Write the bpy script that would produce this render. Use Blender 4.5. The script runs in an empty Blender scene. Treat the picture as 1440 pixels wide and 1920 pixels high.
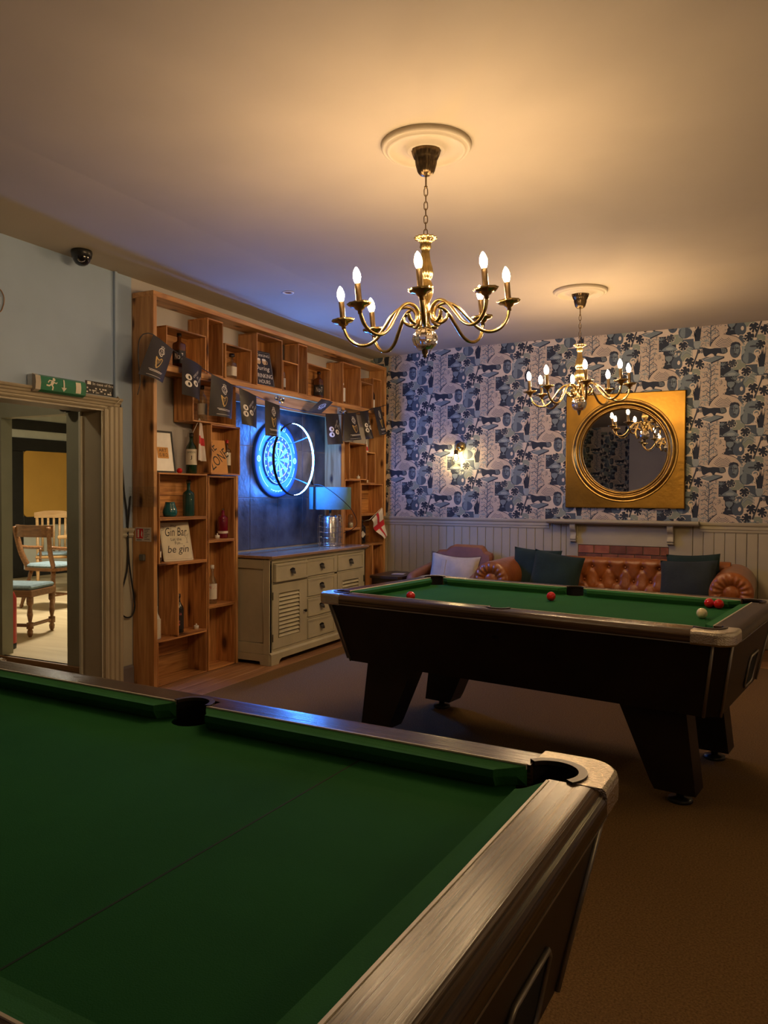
import bpy, math, random
from mathutils import Vector, Matrix
random.seed(7)
PI = math.pi
SC = bpy.context.scene
COL = SC.collection

# ------------------------------------------------------------------ camera, world, exposure
EYE = 1.35
def make_camera():
    yaw, pit, roll = [math.radians(a) for a in (26.8128, 1.3162, 0.2814)]
    F = Vector((-math.sin(yaw)*math.cos(pit), math.cos(yaw)*math.cos(pit), -math.sin(pit)))
    R = Vector((math.cos(yaw), math.sin(yaw), 0)); U = R.cross(F)
    R2 = R*math.cos(roll) + U*math.sin(roll); U2 = R2.cross(F)
    cd = bpy.data.cameras.new('camera'); cd.sensor_fit = 'VERTICAL'; cd.sensor_height = 24.0
    cd.lens = 1441.0/1920.0*24.0; cd.clip_start = 0.05; cd.clip_end = 60
    co = bpy.data.objects.new('camera', cd); COL.objects.link(co)
    co.matrix_world = Matrix(((R2.x, U2.x, -F.x, 0), (R2.y, U2.y, -F.y, 0), (R2.z, U2.z, -F.z, EYE), (0, 0, 0, 1)))
    SC.camera = co
make_camera()
w = bpy.data.worlds.new('world'); SC.world = w; w.use_nodes = True
w.node_tree.nodes['Background'].inputs[0].default_value = (0.5, 0.55, 0.7, 1)
w.node_tree.nodes['Background'].inputs[1].default_value = 0.02
SC.view_settings.view_transform = 'Standard'; SC.view_settings.look = 'None'
SC.view_settings.exposure = 0.42; SC.view_settings.gamma = 1.0
SC.view_settings.use_curve_mapping = False
cy = SC.cycles
cy.max_bounces = 6; cy.diffuse_bounces = 3; cy.glossy_bounces = 3; cy.transmission_bounces = 5; cy.transparent_max_bounces = 16
cy.caustics_reflective = False; cy.caustics_refractive = False; cy.sample_clamp_indirect = 8.0; cy.adaptive_threshold = 0.045
BULB_POWER = 340.0      # candle bulb radiance
BULB_COLOR = (1.0, 0.66, 0.34)
RING_POWER = 720.0       # dartboard ring light
# ------------------------------------------------------------------ materials
MATS = {}
class NT:
    def __init__(s, name):
        s.m = bpy.data.materials.new(name); s.m.use_nodes = True
        s.t = s.m.node_tree; s.b = s.t.nodes['Principled BSDF']; s.out = s.t.nodes['Material Output']
    def n(s, typ, **kw):
        nd = s.t.nodes.new(typ)
        for k, v in kw.items():
            if k.startswith('i_'): nd.inputs[k[2:].replace('_', ' ')].default_value = v
            else: setattr(nd, k, v)
        return nd
    def l(s, a, b): s.t.links.new(a, b)
def c4(c): return (c[0], c[1], c[2], 1)
def ramp(t, fac, stops):
    r = t.n('ShaderNodeValToRGB'); e = r.color_ramp.elements
    while len(e) > 1: e.remove(e[-1])
    e[0].position = stops[0][0]; e[0].color = c4(stops[0][1])
    for p, c in stops[1:]:
        x = e.new(p); x.color = c4(c)
    t.l(fac, r.inputs[0]); return r.outputs[0]
def plain(name, c, rough=.6, metal=0, var=.12, scale=9, bump=0, bscale=None, spec=.5, coat=0, trans=0, ior=1.45, sheen=0):
    if name in MATS: return MATS[name]
    t = NT(name); b = t.b
    tc = t.n('ShaderNodeTexCoord')
    no = t.n('ShaderNodeTexNoise', i_Scale=scale, i_Detail=5.0); t.l(tc.outputs['Object'], no.inputs['Vector'])
    lo = tuple(max(0, x*(1-var)) for x in c); hi = tuple(min(1, x*(1+var)) for x in c)
    t.l(ramp(t, no.outputs[0], [(.3, lo), (.7, hi)]), b.inputs['Base Color'])
    b.inputs['Roughness'].default_value = rough; b.inputs['Metallic'].default_value = metal
    b.inputs['Specular IOR Level'].default_value = spec; b.inputs['Coat Weight'].default_value = coat
    b.inputs['Transmission Weight'].default_value = trans; b.inputs['IOR'].default_value = ior
    if sheen:
        b.inputs['Sheen Weight'].default_value = sheen
    if bump:
        n2 = t.n('ShaderNodeTexNoise', i_Scale=bscale or scale*4, i_Detail=4.0); t.l(tc.outputs['Object'], n2.inputs['Vector'])
        bp = t.n('ShaderNodeBump', i_Strength=bump, i_Distance=.01); t.l(n2.outputs[0], bp.inputs['Height'])
        t.l(bp.outputs[0], b.inputs['Normal'])
    MATS[name] = t.m; return t.m
def wood(name, ca, cb, rough=.5, grain=(1.5, 22, 22), knots=0, var=.25, coat=0, bump=.15, spec=.5, vec='Object'):
    """boards whose grain runs along local X"""
    if name in MATS: return MATS[name]
    t = NT(name); b = t.b
    tc = t.n('ShaderNodeTexCoord'); oi = t.n('ShaderNodeObjectInfo')
    mp = t.n('ShaderNodeMapping'); mp.inputs['Scale'].default_value = grain
    off = t.n('ShaderNodeVectorMath', operation='ADD')
    mul = t.n('ShaderNodeVectorMath', operation='SCALE'); mul.inputs[0].default_value = (7, 13, 5)
    t.l(oi.outputs['Random'], mul.inputs['Scale'])
    t.l(tc.outputs[vec], off.inputs[0]); t.l(mul.outputs[0], off.inputs[1]); t.l(off.outputs[0], mp.inputs[0])
    no = t.n('ShaderNodeTexNoise', i_Scale=1.6, i_Detail=6.0, i_Distortion=.6); t.l(mp.outputs[0], no.inputs['Vector'])
    col = ramp(t, no.outputs[0], [(.3, ca), (.5, tuple((p+q)/2 for p, q in zip(ca, cb))), (.7, cb)])
    if knots:
        m2 = t.n('ShaderNodeMapping'); m2.inputs['Scale'].default_value = (2.4*knots, 5.5*knots, 5.5*knots)
        t.l(off.outputs[0], m2.inputs[0])
        vo = t.n('ShaderNodeTexVoronoi', voronoi_dimensions='2D', i_Scale=1.0); t.l(m2.outputs[0], vo.inputs['Vector'])
        mk = ramp(t, vo.outputs['Distance'], [(.04, (.14, .10, .08)), (.075, (.5, .42, .36)), (.13, (1, 1, 1))])
        mx = t.n('ShaderNodeMix', data_type='RGBA', blend_type='MULTIPLY'); mx.inputs[0].default_value = 1
        t.l(col, mx.inputs[6]); t.l(mk, mx.inputs[7]); col = mx.outputs[2]
    hs = t.n('ShaderNodeHueSaturation')
    mr = t.n('ShaderNodeMapRange'); mr.inputs[3].default_value = 1-var; mr.inputs[4].default_value = 1+var
    t.l(oi.outputs['Random'], mr.inputs[0]); t.l(mr.outputs[0], hs.inputs['Value']); t.l(col, hs.inputs['Color'])
    t.l(hs.outputs[0], b.inputs['Base Color'])
    b.inputs['Roughness'].default_value = rough; b.inputs['Coat Weight'].default_value = coat
    b.inputs['Specular IOR Level'].default_value = spec
    if bump:
        bp = t.n('ShaderNodeBump', i_Strength=bump, i_Distance=.003); t.l(no.outputs[0], bp.inputs['Height']); t.l(bp.outputs[0], b.inputs['Normal'])
    MATS[name] = t.m; return t.m
def emit(name, c, s):
    if name in MATS: return MATS[name]
    t = NT(name); b = t.b
    b.inputs['Base Color'].default_value = c4(c); b.inputs['Emission Color'].default_value = c4(c)
    b.inputs['Emission Strength'].default_value = s
    MATS[name] = t.m; return t.m
def glass(name, c, rough=.03, ior=1.45):
    if name in MATS: return MATS[name]
    t = NT(name); b = t.b
    no = t.n('ShaderNodeTexNoise', i_Scale=14.0)
    t.l(ramp(t, no.outputs[0], [(.3, tuple(x*.93 for x in c)), (.7, c)]), b.inputs['Base Color'])
    b.inputs['Transmission Weight'].default_value = 1; b.inputs['Roughness'].default_value = rough; b.inputs['IOR'].default_value = ior
    MATS[name] = t.m; return t.m
def thin_glass(name, c, gloss=.10):
    """thin clear sheet: mostly transparent with a fresnel sheen"""
    if name in MATS: return MATS[name]
    t = NT(name); t.t.nodes.remove(t.b)
    tr = t.n('ShaderNodeBsdfTransparent'); gl = t.n('ShaderNodeBsdfGlossy'); gl.inputs['Roughness'].default_value = .04
    lw = t.n('ShaderNodeLayerWeight'); fr = t.n('ShaderNodeMath', operation='POWER'); fr.inputs[1].default_value = 4.0; t.l(lw.outputs['Facing'], fr.inputs[0]); no = t.n('ShaderNodeTexNoise', i_Scale=12.0)
    t.l(ramp(t, no.outputs[0], [(.3, tuple(x*.92 for x in c)), (.7, c)]), tr.inputs[0])
    ad = t.n('ShaderNodeMath', operation='MULTIPLY_ADD', use_clamp=True); ad.inputs[1].default_value = .5; ad.inputs[2].default_value = gloss; t.l(fr.outputs[0], ad.inputs[0])
    mx = t.n('ShaderNodeMixShader'); t.l(ad.outputs[0], mx.inputs[0]); t.l(tr.outputs[0], mx.inputs[1]); t.l(gl.outputs[0], mx.inputs[2])
    t.l(mx.outputs[0], t.out.inputs['Surface']); MATS[name] = t.m; return t.m
def facecol(name, rough=.75, attr='col'):
    if name in MATS: return MATS[name]
    t = NT(name); a = t.n('ShaderNodeAttribute', attribute_name=attr)
    tc = t.n('ShaderNodeTexCoord'); no = t.n('ShaderNodeTexNoise', i_Scale=160.0, i_Detail=3.0); t.l(tc.outputs['Object'], no.inputs['Vector'])
    mx = t.n('ShaderNodeMix', data_type='RGBA', blend_type='MULTIPLY'); mx.inputs[0].default_value = .35
    t.l(a.outputs['Color'], mx.inputs[6])
    t.l(ramp(t, no.outputs[0], [(.35, (.55, .55, .55)), (.65, (1, 1, 1))]), mx.inputs[7])
    t.l(mx.outputs[2], t.b.inputs['Base Color']); t.b.inputs['Roughness'].default_value = rough
    t.b.inputs['Specular IOR Level'].default_value = .25
    MATS[name] = t.m; return t.m
# ------------------------------------------------------------------ mesh building
class MB:
    def __init__(s): s.v = []; s.f = []; s.mi = []; s.sm = []
    def add(s, vs, fs, m=0, smooth=False, M=None):
        o = len(s.v)
        for p in vs:
            p = Vector(p)
            s.v.append(M @ p if M is not None else p)
        for f in fs:
            s.f.append([o+i for i in f]); s.mi.append(m); s.sm.append(smooth)
        return s
    def box(s, x0, x1, y0, y1, z0, z1, m=0, bev=0, M=None):
        if bev:
            b = min(bev, (x1-x0)*.45, (y1-y0)*.45, (z1-z0)*.45)
            X = (x0, x1); Y = (y0, y1); Z = (z0, z1); vs = []; idx = {}
            for i in (0, 1):
                for j in (0, 1):
                    for k in (0, 1):
                        sx, sy, sz = 1-2*i, 1-2*j, 1-2*k
                        for a in range(3):
                            p = [X[i]+sx*b, Y[j]+sy*b, Z[k]+sz*b]; p[a] = (X[i], Y[j], Z[k])[a]
                            idx[(i, j, k, a)] = len(vs); vs.append(tuple(p))
            fs = []
            def quad(ks): fs.append([idx[k] for k in ks])
            for i in (0, 1):
                q = [(i, 0, 0, 0), (i, 1, 0, 0), (i, 1, 1, 0), (i, 0, 1, 0)]; quad(q if i else q[::-1])
                q = [(0, i, 0, 1), (0, i, 1, 1), (1, i, 1, 1), (1, i, 0, 1)]; quad(q if i else q[::-1])
                q = [(0, 0, i, 2), (1, 0, i, 2), (1, 1, i, 2), (0, 1, i, 2)]; quad(q if i else q[::-1])
            for i in (0, 1):
                for j in (0, 1):
                    quad([(i, j, 0, 0), (i, j, 1, 0), (i, j, 1, 1), (i, j, 0, 1)])
                    quad([(i, 0, j, 0), (i, 1, j, 0), (i, 1, j, 2), (i, 0, j, 2)])
                    quad([(0, i, j, 1), (1, i, j, 1), (1, i, j, 2), (0, i, j, 2)])
                    for k in (0, 1): fs.append([idx[(i, j, k, 0)], idx[(i, j, k, 1)], idx[(i, j, k, 2)]])
            return s.add(vs, fs, m, False, M)
        vs = [(x0, y0, z0), (x1, y0, z0), (x1, y1, z0), (x0, y1, z0), (x0, y0, z1), (x1, y0, z1), (x1, y1, z1), (x0, y1, z1)]
        return s.add(vs, [(0, 3, 2, 1), (4, 5, 6, 7), (0, 1, 5, 4), (1, 2, 6, 5), (2, 3, 7, 6), (3, 0, 4, 7)], m, False, M)
    def prism(s, poly, a0, a1, axis='z', m=0, M=None, smooth=False):
        """poly = 2d points; extruded along axis. x:(y,z) y:(x,z) z:(x,y)"""
        def P(p, a): return {'x': (a, p[0], p[1]), 'y': (p[0], a, p[1]), 'z': (p[0], p[1], a)}[axis]
        n = len(poly); vs = [P(p, a0) for p in poly]+[P(p, a1) for p in poly]
        s.add(vs, [list(range(n))[::-1], list(range(n, 2*n))], m, False, M)
        return s.add(vs, [(i, (i+1) % n, n+(i+1) % n, n+i) for i in range(n)], m, smooth, M)
    def lathe(s, prof, n=24, m=0, M=None, smooth=True, wave=None, a0=0, a1=2*PI):
        """prof (r,z) about z; wave(theta,r,z)->r"""
        full = abs(a1-a0-2*PI) < 1e-6; k = n if full else n+1
        vs = []
        for r, z in prof:
            for i in range(k):
                a = a0+(a1-a0)*i/n; rr = wave(a, r, z) if wave else r
                vs.append((rr*math.cos(a), rr*math.sin(a), z))
        fs = []
        for j in range(len(prof)-1):
            for i in range(n):
                i2 = (i+1) % k
                fs.append((j*k+i, j*k+i2, (j+1)*k+i2, (j+1)*k+i))
        return s.add(vs, fs, m, smooth, M)
    def tube(s, pts, r, n=8, m=0, closed=False, M=None, flat=1.0, caps=True):
        pts = [Vector(p) for p in pts]; N = len(pts); R = r if isinstance(r, (list, tuple)) else [r]*N
        T = []
        for i in range(N):
            a = pts[(i-1) % N] if (closed or i > 0) else pts[i]; b = pts[(i+1) % N] if (closed or i < N-1) else pts[i]
            T.append((b-a).normalized())
        up = Vector((0, 0, 1)) if abs(T[0].z) < .9 else Vector((1, 0, 0))
        u = (up-T[0]*up.dot(T[0])).normalized(); vs = []
        for i in range(N):
            u = (u-T[i]*u.dot(T[i]));
            if u.length < 1e-6: u = T[i].orthogonal()
            u.normalize(); v = T[i].cross(u)
            for k in range(n):
                a = 2*PI*k/n; vs.append(pts[i]+u*(R[i]*math.cos(a)*flat)+v*(R[i]*math.sin(a)))
        fs = []
        for i in range(N if closed else N-1):
            j = (i+1) % N
            for k in range(n):
                k2 = (k+1) % n; fs.append((i*n+k, i*n+k2, j*n+k2, j*n+k))
        if not closed and caps: fs.append(list(range(n))[::-1]); fs.append([(N-1)*n+k for k in range(n)])
        return s.add(vs, fs, m, True, M)
    def grid(s, fn, nu, nv, m=0, M=None, smooth=True, wrapu=False):
        k = nu if wrapu else nu+1
        vs = [fn(i/nu, j/nv) for j in range(nv+1) for i in range(k)]
        fs = [(j*k+i, j*k+(i+1) % k, (j+1)*k+(i+1) % k, (j+1)*k+i) for j in range(nv) for i in range(nu)]
        return s.add(vs, fs, m, smooth, M)
    def sphere(s, c, r, n=16, m=0, sz=1.0):
        pr = [(r*math.sin(PI*i/(n//2)), -r*sz*math.cos(PI*i/(n//2))) for i in range(n//2+1)]
        pr[0] = (1e-5, pr[0][1]); pr[-1] = (1e-5, pr[-1][1])
        return s.lathe(pr, n, m, Matrix.Translation(c))
    def mesh(s, name, mats):
        me = bpy.data.meshes.new(name); me.from_pydata([tuple(v) for v in s.v], [], s.f)
        for mt in (mats if isinstance(mats, (list, tuple)) else [mats]): me.materials.append(mt)
        me.polygons.foreach_set('material_index', s.mi); me.polygons.foreach_set('use_smooth', s.sm)
        me.update(); return me
def obj(name, mb, mats, parent=None, loc=None, rot=None, label=None, cat=None, group=None, kind=None):
    me = mb.mesh(name, mats) if isinstance(mb, MB) else mb
    o = bpy.data.objects.new(name, me); COL.objects.link(o)
    if parent is not None: o.parent = parent
    if loc is not None: o.location = loc
    if rot is not None: o.rotation_euler = rot
    tag(o, label, cat, group, kind); return o
def tag(o, label=None, cat=None, group=None, kind=None):
    if label: o['label'] = label
    if cat: o['category'] = cat
    if group: o['group'] = group
    if kind: o['kind'] = kind
    return o
def thing(name, label, cat, loc=(0, 0, 0), rz=0, group=None):
    o = bpy.data.objects.new(name, None); COL.objects.link(o); o.empty_display_size = .1
    o.location = loc; o.rotation_euler = (0, 0, rz); return tag(o, label, cat, group)
def struct(name, mb, mats, **kw): return obj(name, mb, mats, kind='structure', **kw)
def copy_tree(o, parent=None):
    c = o.copy(); COL.objects.link(c); c.parent = parent
    for ch in list(o.children): copy_tree(ch, c)
    return c
def T3(x, y, z): return Matrix.Translation((x, y, z))
def RX(a): return Matrix.Rotation(a, 4, 'X')
def RY(a): return Matrix.Rotation(a, 4, 'Y')
def RZ(a): return Matrix.Rotation(a, 4, 'Z')
def plank(name, L, W, T, mat, parent, M, bev=.0015, **kw):
    """board with grain along its own local X (length L), width W (Y), thickness T (Z), centred"""
    key = ('plank', round(L, 4), round(W, 4), round(T, 4), mat.name)
    if key not in PLANKS:
        PLANKS[key] = MB().box(-L/2, L/2, -W/2, W/2, -T/2, T/2, bev=bev).mesh('plank', mat)
    o = obj(name, PLANKS[key], None, parent, **kw); o.matrix_local = M; return o
PLANKS = {}
# text and flat print -----------------------------------------------------------------
def text2d(body, size, ax='CENTER', shear=0, space=1.0, lines=1.0):
    cu = bpy.data.curves.new('lettering', 'FONT'); cu.body = body; cu.size = size; cu.align_x = ax; cu.align_y = 'CENTER'
    cu.shear = shear; cu.space_character = space; cu.space_line = lines; cu.resolution_u = 3; cu.fill_mode = 'FRONT'
    ob = bpy.data.objects.new('lettering', cu); me = ob.to_mesh()
    vs = [(v.co.x, v.co.y) for v in me.vertices]; fs = [list(p.vertices) for p in me.polygons]
    ob.to_mesh_clear(); bpy.data.objects.remove(ob); bpy.data.curves.remove(cu); return vs, fs
def fit_text(body, x0, x1, y0, y1, **kw):
    """text stretched to fill a rectangle in 2d"""
    vs, fs = text2d(body, 1.0, **kw)
    if not vs: return vs, fs
    a, b = min(v[0] for v in vs), max(v[0] for v in vs); c, d = min(v[1] for v in vs), max(v[1] for v in vs)
    return [((x-a)/(b-a)*(x1-x0)+x0, (y-c)/(d-c)*(y1-y0)+y0) for x, y in vs], fs
def stroke2d(pts, w, closed=False):
    n = len(pts); vs = []; fs = []
    for i in range(n):
        a = Vector(pts[i-1] if (i > 0 or closed) else pts[i]); b = Vector(pts[(i+1) % n] if (i < n-1 or closed) else pts[i])
        t = (b-a); t = t.normalized() if t.length > 1e-9 else Vector((1, 0)); nn = Vector((-t.y, t.x))*(w[i] if isinstance(w, list) else w)/2
        p = Vector(pts[i]); vs += [tuple(p+nn), tuple(p-nn)]
    for i in range(n if closed else n-1):
        j = (i+1) % n; fs.append((2*i, 2*i+1, 2*j+1, 2*j))
    return vs, fs
def ell2d(cx, cy, rx, ry, n=18, a0=0, a1=2*PI):
    return [(cx+rx*math.cos(a0+(a1-a0)*i/n), cy+ry*math.sin(a0+(a1-a0)*i/n)) for i in range(n if abs(a1-a0-2*PI) < 1e-6 else n+1)]
def smooth2d(pts, k=5, closed=True):
    out = []; n = len(pts); rng = range(n if closed else n-1)
    for i in rng:
        p0, p1, p2, p3 = [Vector(pts[(i+d) % n]) if closed else Vector(pts[min(max(i+d, 0), n-1)]) for d in (-1, 0, 1, 2)]
        for j in range(k):
            t = j/k; out.append(tuple(.5*((2*p1)+(p2-p0)*t+(2*p0-5*p1+4*p2-p3)*t*t+(3*p1-p0-3*p2+p3)*t*t*t)))
    if not closed: out.append(tuple(pts[-1]))
    return out
def path3(pts, k=6, closed=False):
    out = []; n = len(pts)
    for i in range(n if closed else n-1):
        p0, p1, p2, p3 = [Vector(pts[(i+d) % n]) if closed else Vector(pts[min(max(i+d, 0), n-1)]) for d in (-1, 0, 1, 2)]
        for j in range(k):
            t = j/k; out.append(.5*((2*p1)+(p2-p0)*t+(2*p0-5*p1+4*p2-p3)*t*t+(3*p1-p0-3*p2+p3)*t*t*t))
    if not closed: out.append(Vector(pts[-1]))
    return out
def put2d(mb, vf, fn, m=0):
    vs, fs = vf; mb.add([fn(x, y) for x, y in vs], fs, m)
def poly(pts): return pts, [list(range(len(pts)))]

# ------------------------------------------------------------------ room dimensions (metres)
XW = -3.99; XL = -3.99; YB = 7.549; HC = 2.887; XR = 1.75; YF = -2.5; XS = -3.79
# ------------------------------------------------------------------ shared materials
M_ceil = plain('ceiling_paint', (.465, .405, .315), .8, var=.05, scale=1.6, bump=.10, bscale=2.2)
M_blue = plain('blue_grey_paint', (.33, .43, .58), .65, var=.06, scale=2.5, bump=.05, bscale=40)
M_cream = plain('cream_paint', (.52, .50, .40), .5, var=.07, scale=3, bump=.04, bscale=30)
M_panel = plain('sage_cream_panel_paint', (.38, .35, .25), .45, var=.07, scale=4, bump=.05, bscale=25)
M_gap = plain('dark_joint', (.06, .055, .045), .9)
M_skirt = plain('mauve_grey_paint', (.19, .17, .18), .5)
M_plain_wall = plain('grey_wall_paint', (.46, .44, .43), .7, var=.04, scale=2)
M_black = plain('black_paint', (.012, .011, .010), .5, var=.3)
M_carpet = plain('brown_carpet', (.215, .13, .054), .95, var=.34, scale=150, bump=.8, bscale=260, spec=.1)
M_sub = plain('dark_subfloor', (.03, .02, .015), .9)
M_floorwood = wood('floor_boards', (.26, .12, .05), (.46, .25, .12), .42, (1.2, 26, 26), var=.22)
M_oldwood = wood('dark_wood_skirting', (.20, .10, .04), (.30, .16, .07), .5)
M_lightfloor = wood('pale_floor', (.58, .44, .25), (.72, .58, .36), .35, (1.0, 7, 7), var=0)
M_white = plain('white_plastic', (.78, .77, .73), .4, var=.03)
M_brass = plain('antique_brass', (.55, .40, .17), .22, 1.0, var=.25, scale=30)
M_darkbrass = plain('dark_bronze', (.16, .11, .06), .3, 1.0, var=.3, scale=30)
M_chrome = plain('chrome', (.72, .70, .66), .16, 1.0, var=.1, scale=20)
M_blackmetal = plain('black_metal', (.02, .02, .02), .4, .6, var=.3)
M_blackplastic = plain('black_plastic', (.015, .015, .015), .35, var=.2)
M_cable = plain('black_cable', (.012, .013, .018), .5)
M_pine = wood('pine', (.37, .155, .045), (.68, .38, .15), .42, (1.6, 20, 20), knots=.9, var=.16)
M_crate = wood('crate_wood', (.27, .10, .028), (.64, .32, .11), .5, (1.8, 24, 24), knots=.55, var=.28)
M_print = plain('white_print', (.80, .76, .70), .6, var=.03)
M_ink = plain('black_ink', (.02, .018, .016), .6)
M_red = plain('red_print', (.55, .02, .03), .5)
M_gold = plain('gold_print', (.62, .42, .14), .35, .4)

# ------------------------------------------------------------------ floor
fl = struct('floor', MB().box(XW-.3, XR+.2, YF-.2, YB+.2, -.12, -.015), M_sub)
XC = -3.395; YC = 6.70
obj('carpet', MB().box(XC, XR, YF, YC, -.014, 0, bev=.004), M_carpet, fl)
rnd = random.Random(3)
nb = 5; bw = (XC-XW)/nb
for i in range(nb):
    y = YF - rnd.random()*.9
    while y < YB:
        y2 = min(y+rnd.uniform(1.2, 1.9), YB)
        a = max(y, YF)
        if y2 > 3.0: plank('floorboard', y2-a-.003, bw-.003, .014, M_floorwood, fl, T3(XW+bw*(i+.5), (a+y2)/2, -.0085) @ RZ(PI/2))
        else: plank('floorboard', y2-a-.003, bw-.003, .014, M_floorwood, fl, T3(XW+bw*(i+.5), (a+y2)/2, -.0085) @ RZ(PI/2))
        y = y2
nb = 6; bw = (YB-YC)/nb
for i in range(nb):
    x = XC
    while x < XR:
        x2 = min(x+rnd.uniform(1.3, 2.0), XR)
        plank('floorboard', x2-x-.003, bw-.003, .014, M_floorwood, fl, T3((x+x2)/2, YC+bw*(i+.5), -.0085))
        x = x2
# ------------------------------------------------------------------ ceiling
struct('ceiling', MB().prism([(XR+.2, HC), (XR+.2, HC+.3), (XW-.2, HC+.3), (XW-.2, 2.834), (XL, 2.843), (-3.0, HC)], YF-.2, YB+.2, 'y'), M_ceil)
# ------------------------------------------------------------------ left wall with the doorway
DY0, DY1, DZ = 2.30, 3.741, 1.909; XO = -4.185
mb = MB()
def wbox(x0, x1, y0, y1, z0):
    if z0 == 0: mb.box(x0, x1, y0, y1, -.1, 1.07, 1)
    mb.box(x0, x1, y0, y1, max(z0, 1.07), HC, 0)
wbox(XO, XL, YF-.2, DY0, 0); wbox(XO, XL, DY1, 3.992, 0); wbox(XO, XL, DY0, DY1, DZ)
struct('wall_left', mb, [M_blue, M_cream])
mb = MB(); wbox(XW-.18, XW, 3.992, YB+.2, 0)
wl = struct('wall_recess', mb, [M_plain_wall, M_plain_wall])
struct('trim_1', MB().prism([(0, 1.045), (.012, 1.045), (.02, 1.06), (.012, 1.072), (.026, 1.092), (.03, 1.105), (0, 1.11)], DY1+.125, 3.992, 'y', M=T3(XL, 0, 0)), M_cream)
struct('baseboard_left', MB().prism([(0, 0), (.018, 0), (.018, .135), (.008, .15), (0, .15)], DY1+.125, 3.992, 'y', M=T3(XL, 0, 0)), M_skirt)
# moulded door frame: profile is (along y outward from the opening, proud of the wall in x)
M_frame = plain('taupe_frame_paint', (.36, .31, .22), .42, var=.08, scale=3, bump=.06, bscale=20)
d1 = struct('door_1', MB().box(XO-.005, XL+.004, DY1-.004, DY1+.02, 0, DZ+.02), M_frame)
prof = [(0, .0), (0, .012), (.012, .020), (.024, .012), (.034, .012), (.040, .022), (.062, .026), (.070, .036), (.088, .040), (.096, .050), (.110, .054), (.122, .050), (.122, 0)]
obj('architrave_leg', MB().prism([(XL+d, DY1+s) for s, d in prof], 0, DZ+.02, 'z'), M_frame, d1)
obj('architrave_leg', MB().prism([(XL+d, DY0-s) for s, d in prof], 0, DZ+.02, 'z'), M_frame, d1)
obj('architrave_head', MB().prism([(XL+d, DZ+s*.64) for s, d in prof], DY0-.122, DY1+.122, 'y'), M_frame, d1)
obj('lining', MB().box(XO-.005, XL+.004, DY0, DY1-.004, DZ-.012, DZ+.005), M_frame, d1)
obj('lining', MB().box(XO-.005, XL+.004, DY0-.02, DY0+.004, 0, DZ), M_frame, d1)
obj('stop_bead', MB().box(XO-.02, XO+.004, DY1-.022, DY1-.003, 0, DZ-.012, bev=.004), M_cream, d1)
obj('stop_bead', MB().box(XL-.012, XL-.002, DY1-.014, DY1-.004, 0, DZ-.012, bev=.003), M_cream, d1)
# ------------------------------------------------------------------ lobby and the room beyond the doorway
Y2 = 4.10; RZF = .045; XE = -10.3
M_olive = plain('olive_paint', (.27, .25, .17), .5, var=.08, scale=4)
lb = struct('floor', MB().box(-7.2, XO, 1.9, Y2, -.12, 0), M_oldwood)
obj('riser', MB().box(-7.2, XO, Y2-.02, Y2+.03, 0, RZF, bev=.004), M_oldwood, lb)
mb = MB().box(-4.758, XW-.18, Y2, Y2+.1, RZF, 2.7); mb.box(-7.2, -5.497, Y2, Y2+.1, RZF, 2.7); mb.box(-5.497, -4.758, Y2, Y2+.1, 1.945, 2.7)
mb.box(-7.3, -7.2, 1.8, Y2+.1, 0, 2.7); mb.box(-7.3, XO, 1.8, 1.9, 0, 2.7)
struct('wall_lobby', mb, M_olive)
struct('ceiling', MB().box(-7.3, XO, 1.8, Y2+.1, 2.7, 2.8), M_ceil)
struct('floor', MB().box(XE-.2, XO, Y2+.0, 11.0, -.12, RZF), M_lightfloor)
M_pale = plain('pale_plaster', (.62, .62, .52), .7, var=.04)
struct('ceiling', MB().box(XE-.2, XO, Y2+.1, 11.0, 2.75, 2.9), M_pale)
wb = struct('wall_far_room', MB().box(XE-.2, XE, Y2, 11.0, 0, 2.9).box(XO-.02, XO+0, Y2+.1, 11, 0, 2.9).box(XE, XO, 10.9, 11.0, 0, 2.9), M_pale)
struct('wall_far_side', MB().box(XE, -7.2, Y2, Y2+.1, 0, 2.9), M_pale)
def beam(y0, y1, z0, z1): obj('timber', MB().box(XE, XE+.03, y0, y1, z0, z1, bev=.008), M_black, wb)
beam(7.2, 10.8, 2.315, 2.475); beam(7.2, 10.8, 1.985, 2.19); beam(7.80, 8.045, .15, 1.985); beam(8.045, 10.8, .845, .985); beam(7.2, 10.8, .045, .165)
M_amber = plain('amber_plaster', (.62, .34, .06), .6, var=.06, scale=2)
amb = [(cx+.07*math.cos(a+k*PI/8), cz+.07*math.sin(a+k*PI/8)) for cx, cz, a in ((10.3, 1.93, 0), (8.115, 1.925, PI/2), (8.11, 1.045, PI), (10.3, 1.045, 1.5*PI)) for k in range(5)]
obj('amber_panel', MB().prism(amb, XE+.002, XE+.036, 'x'), M_amber, wb)
# ------------------------------------------------------------------ walls on the other sides
struct('wall_right', MB().box(XR, XR+.2, YF-.2, YB+.2, -.1, HC), M_plain_wall)
wf = struct('wall_front', MB().box(-2.78, XR, YF-.2, YF+.3, -.1, HC).box(XW, -2.78, YF-.2, YF, -.1, HC), M_plain_wall)
# ------------------------------------------------------------------ back wall: plaster, wallpaper, boards, rail
wbk = struct('wall_back', MB().box(XW-.2, XR+.2, YB, YB+.2, -.1, HC), M_gap)

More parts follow.
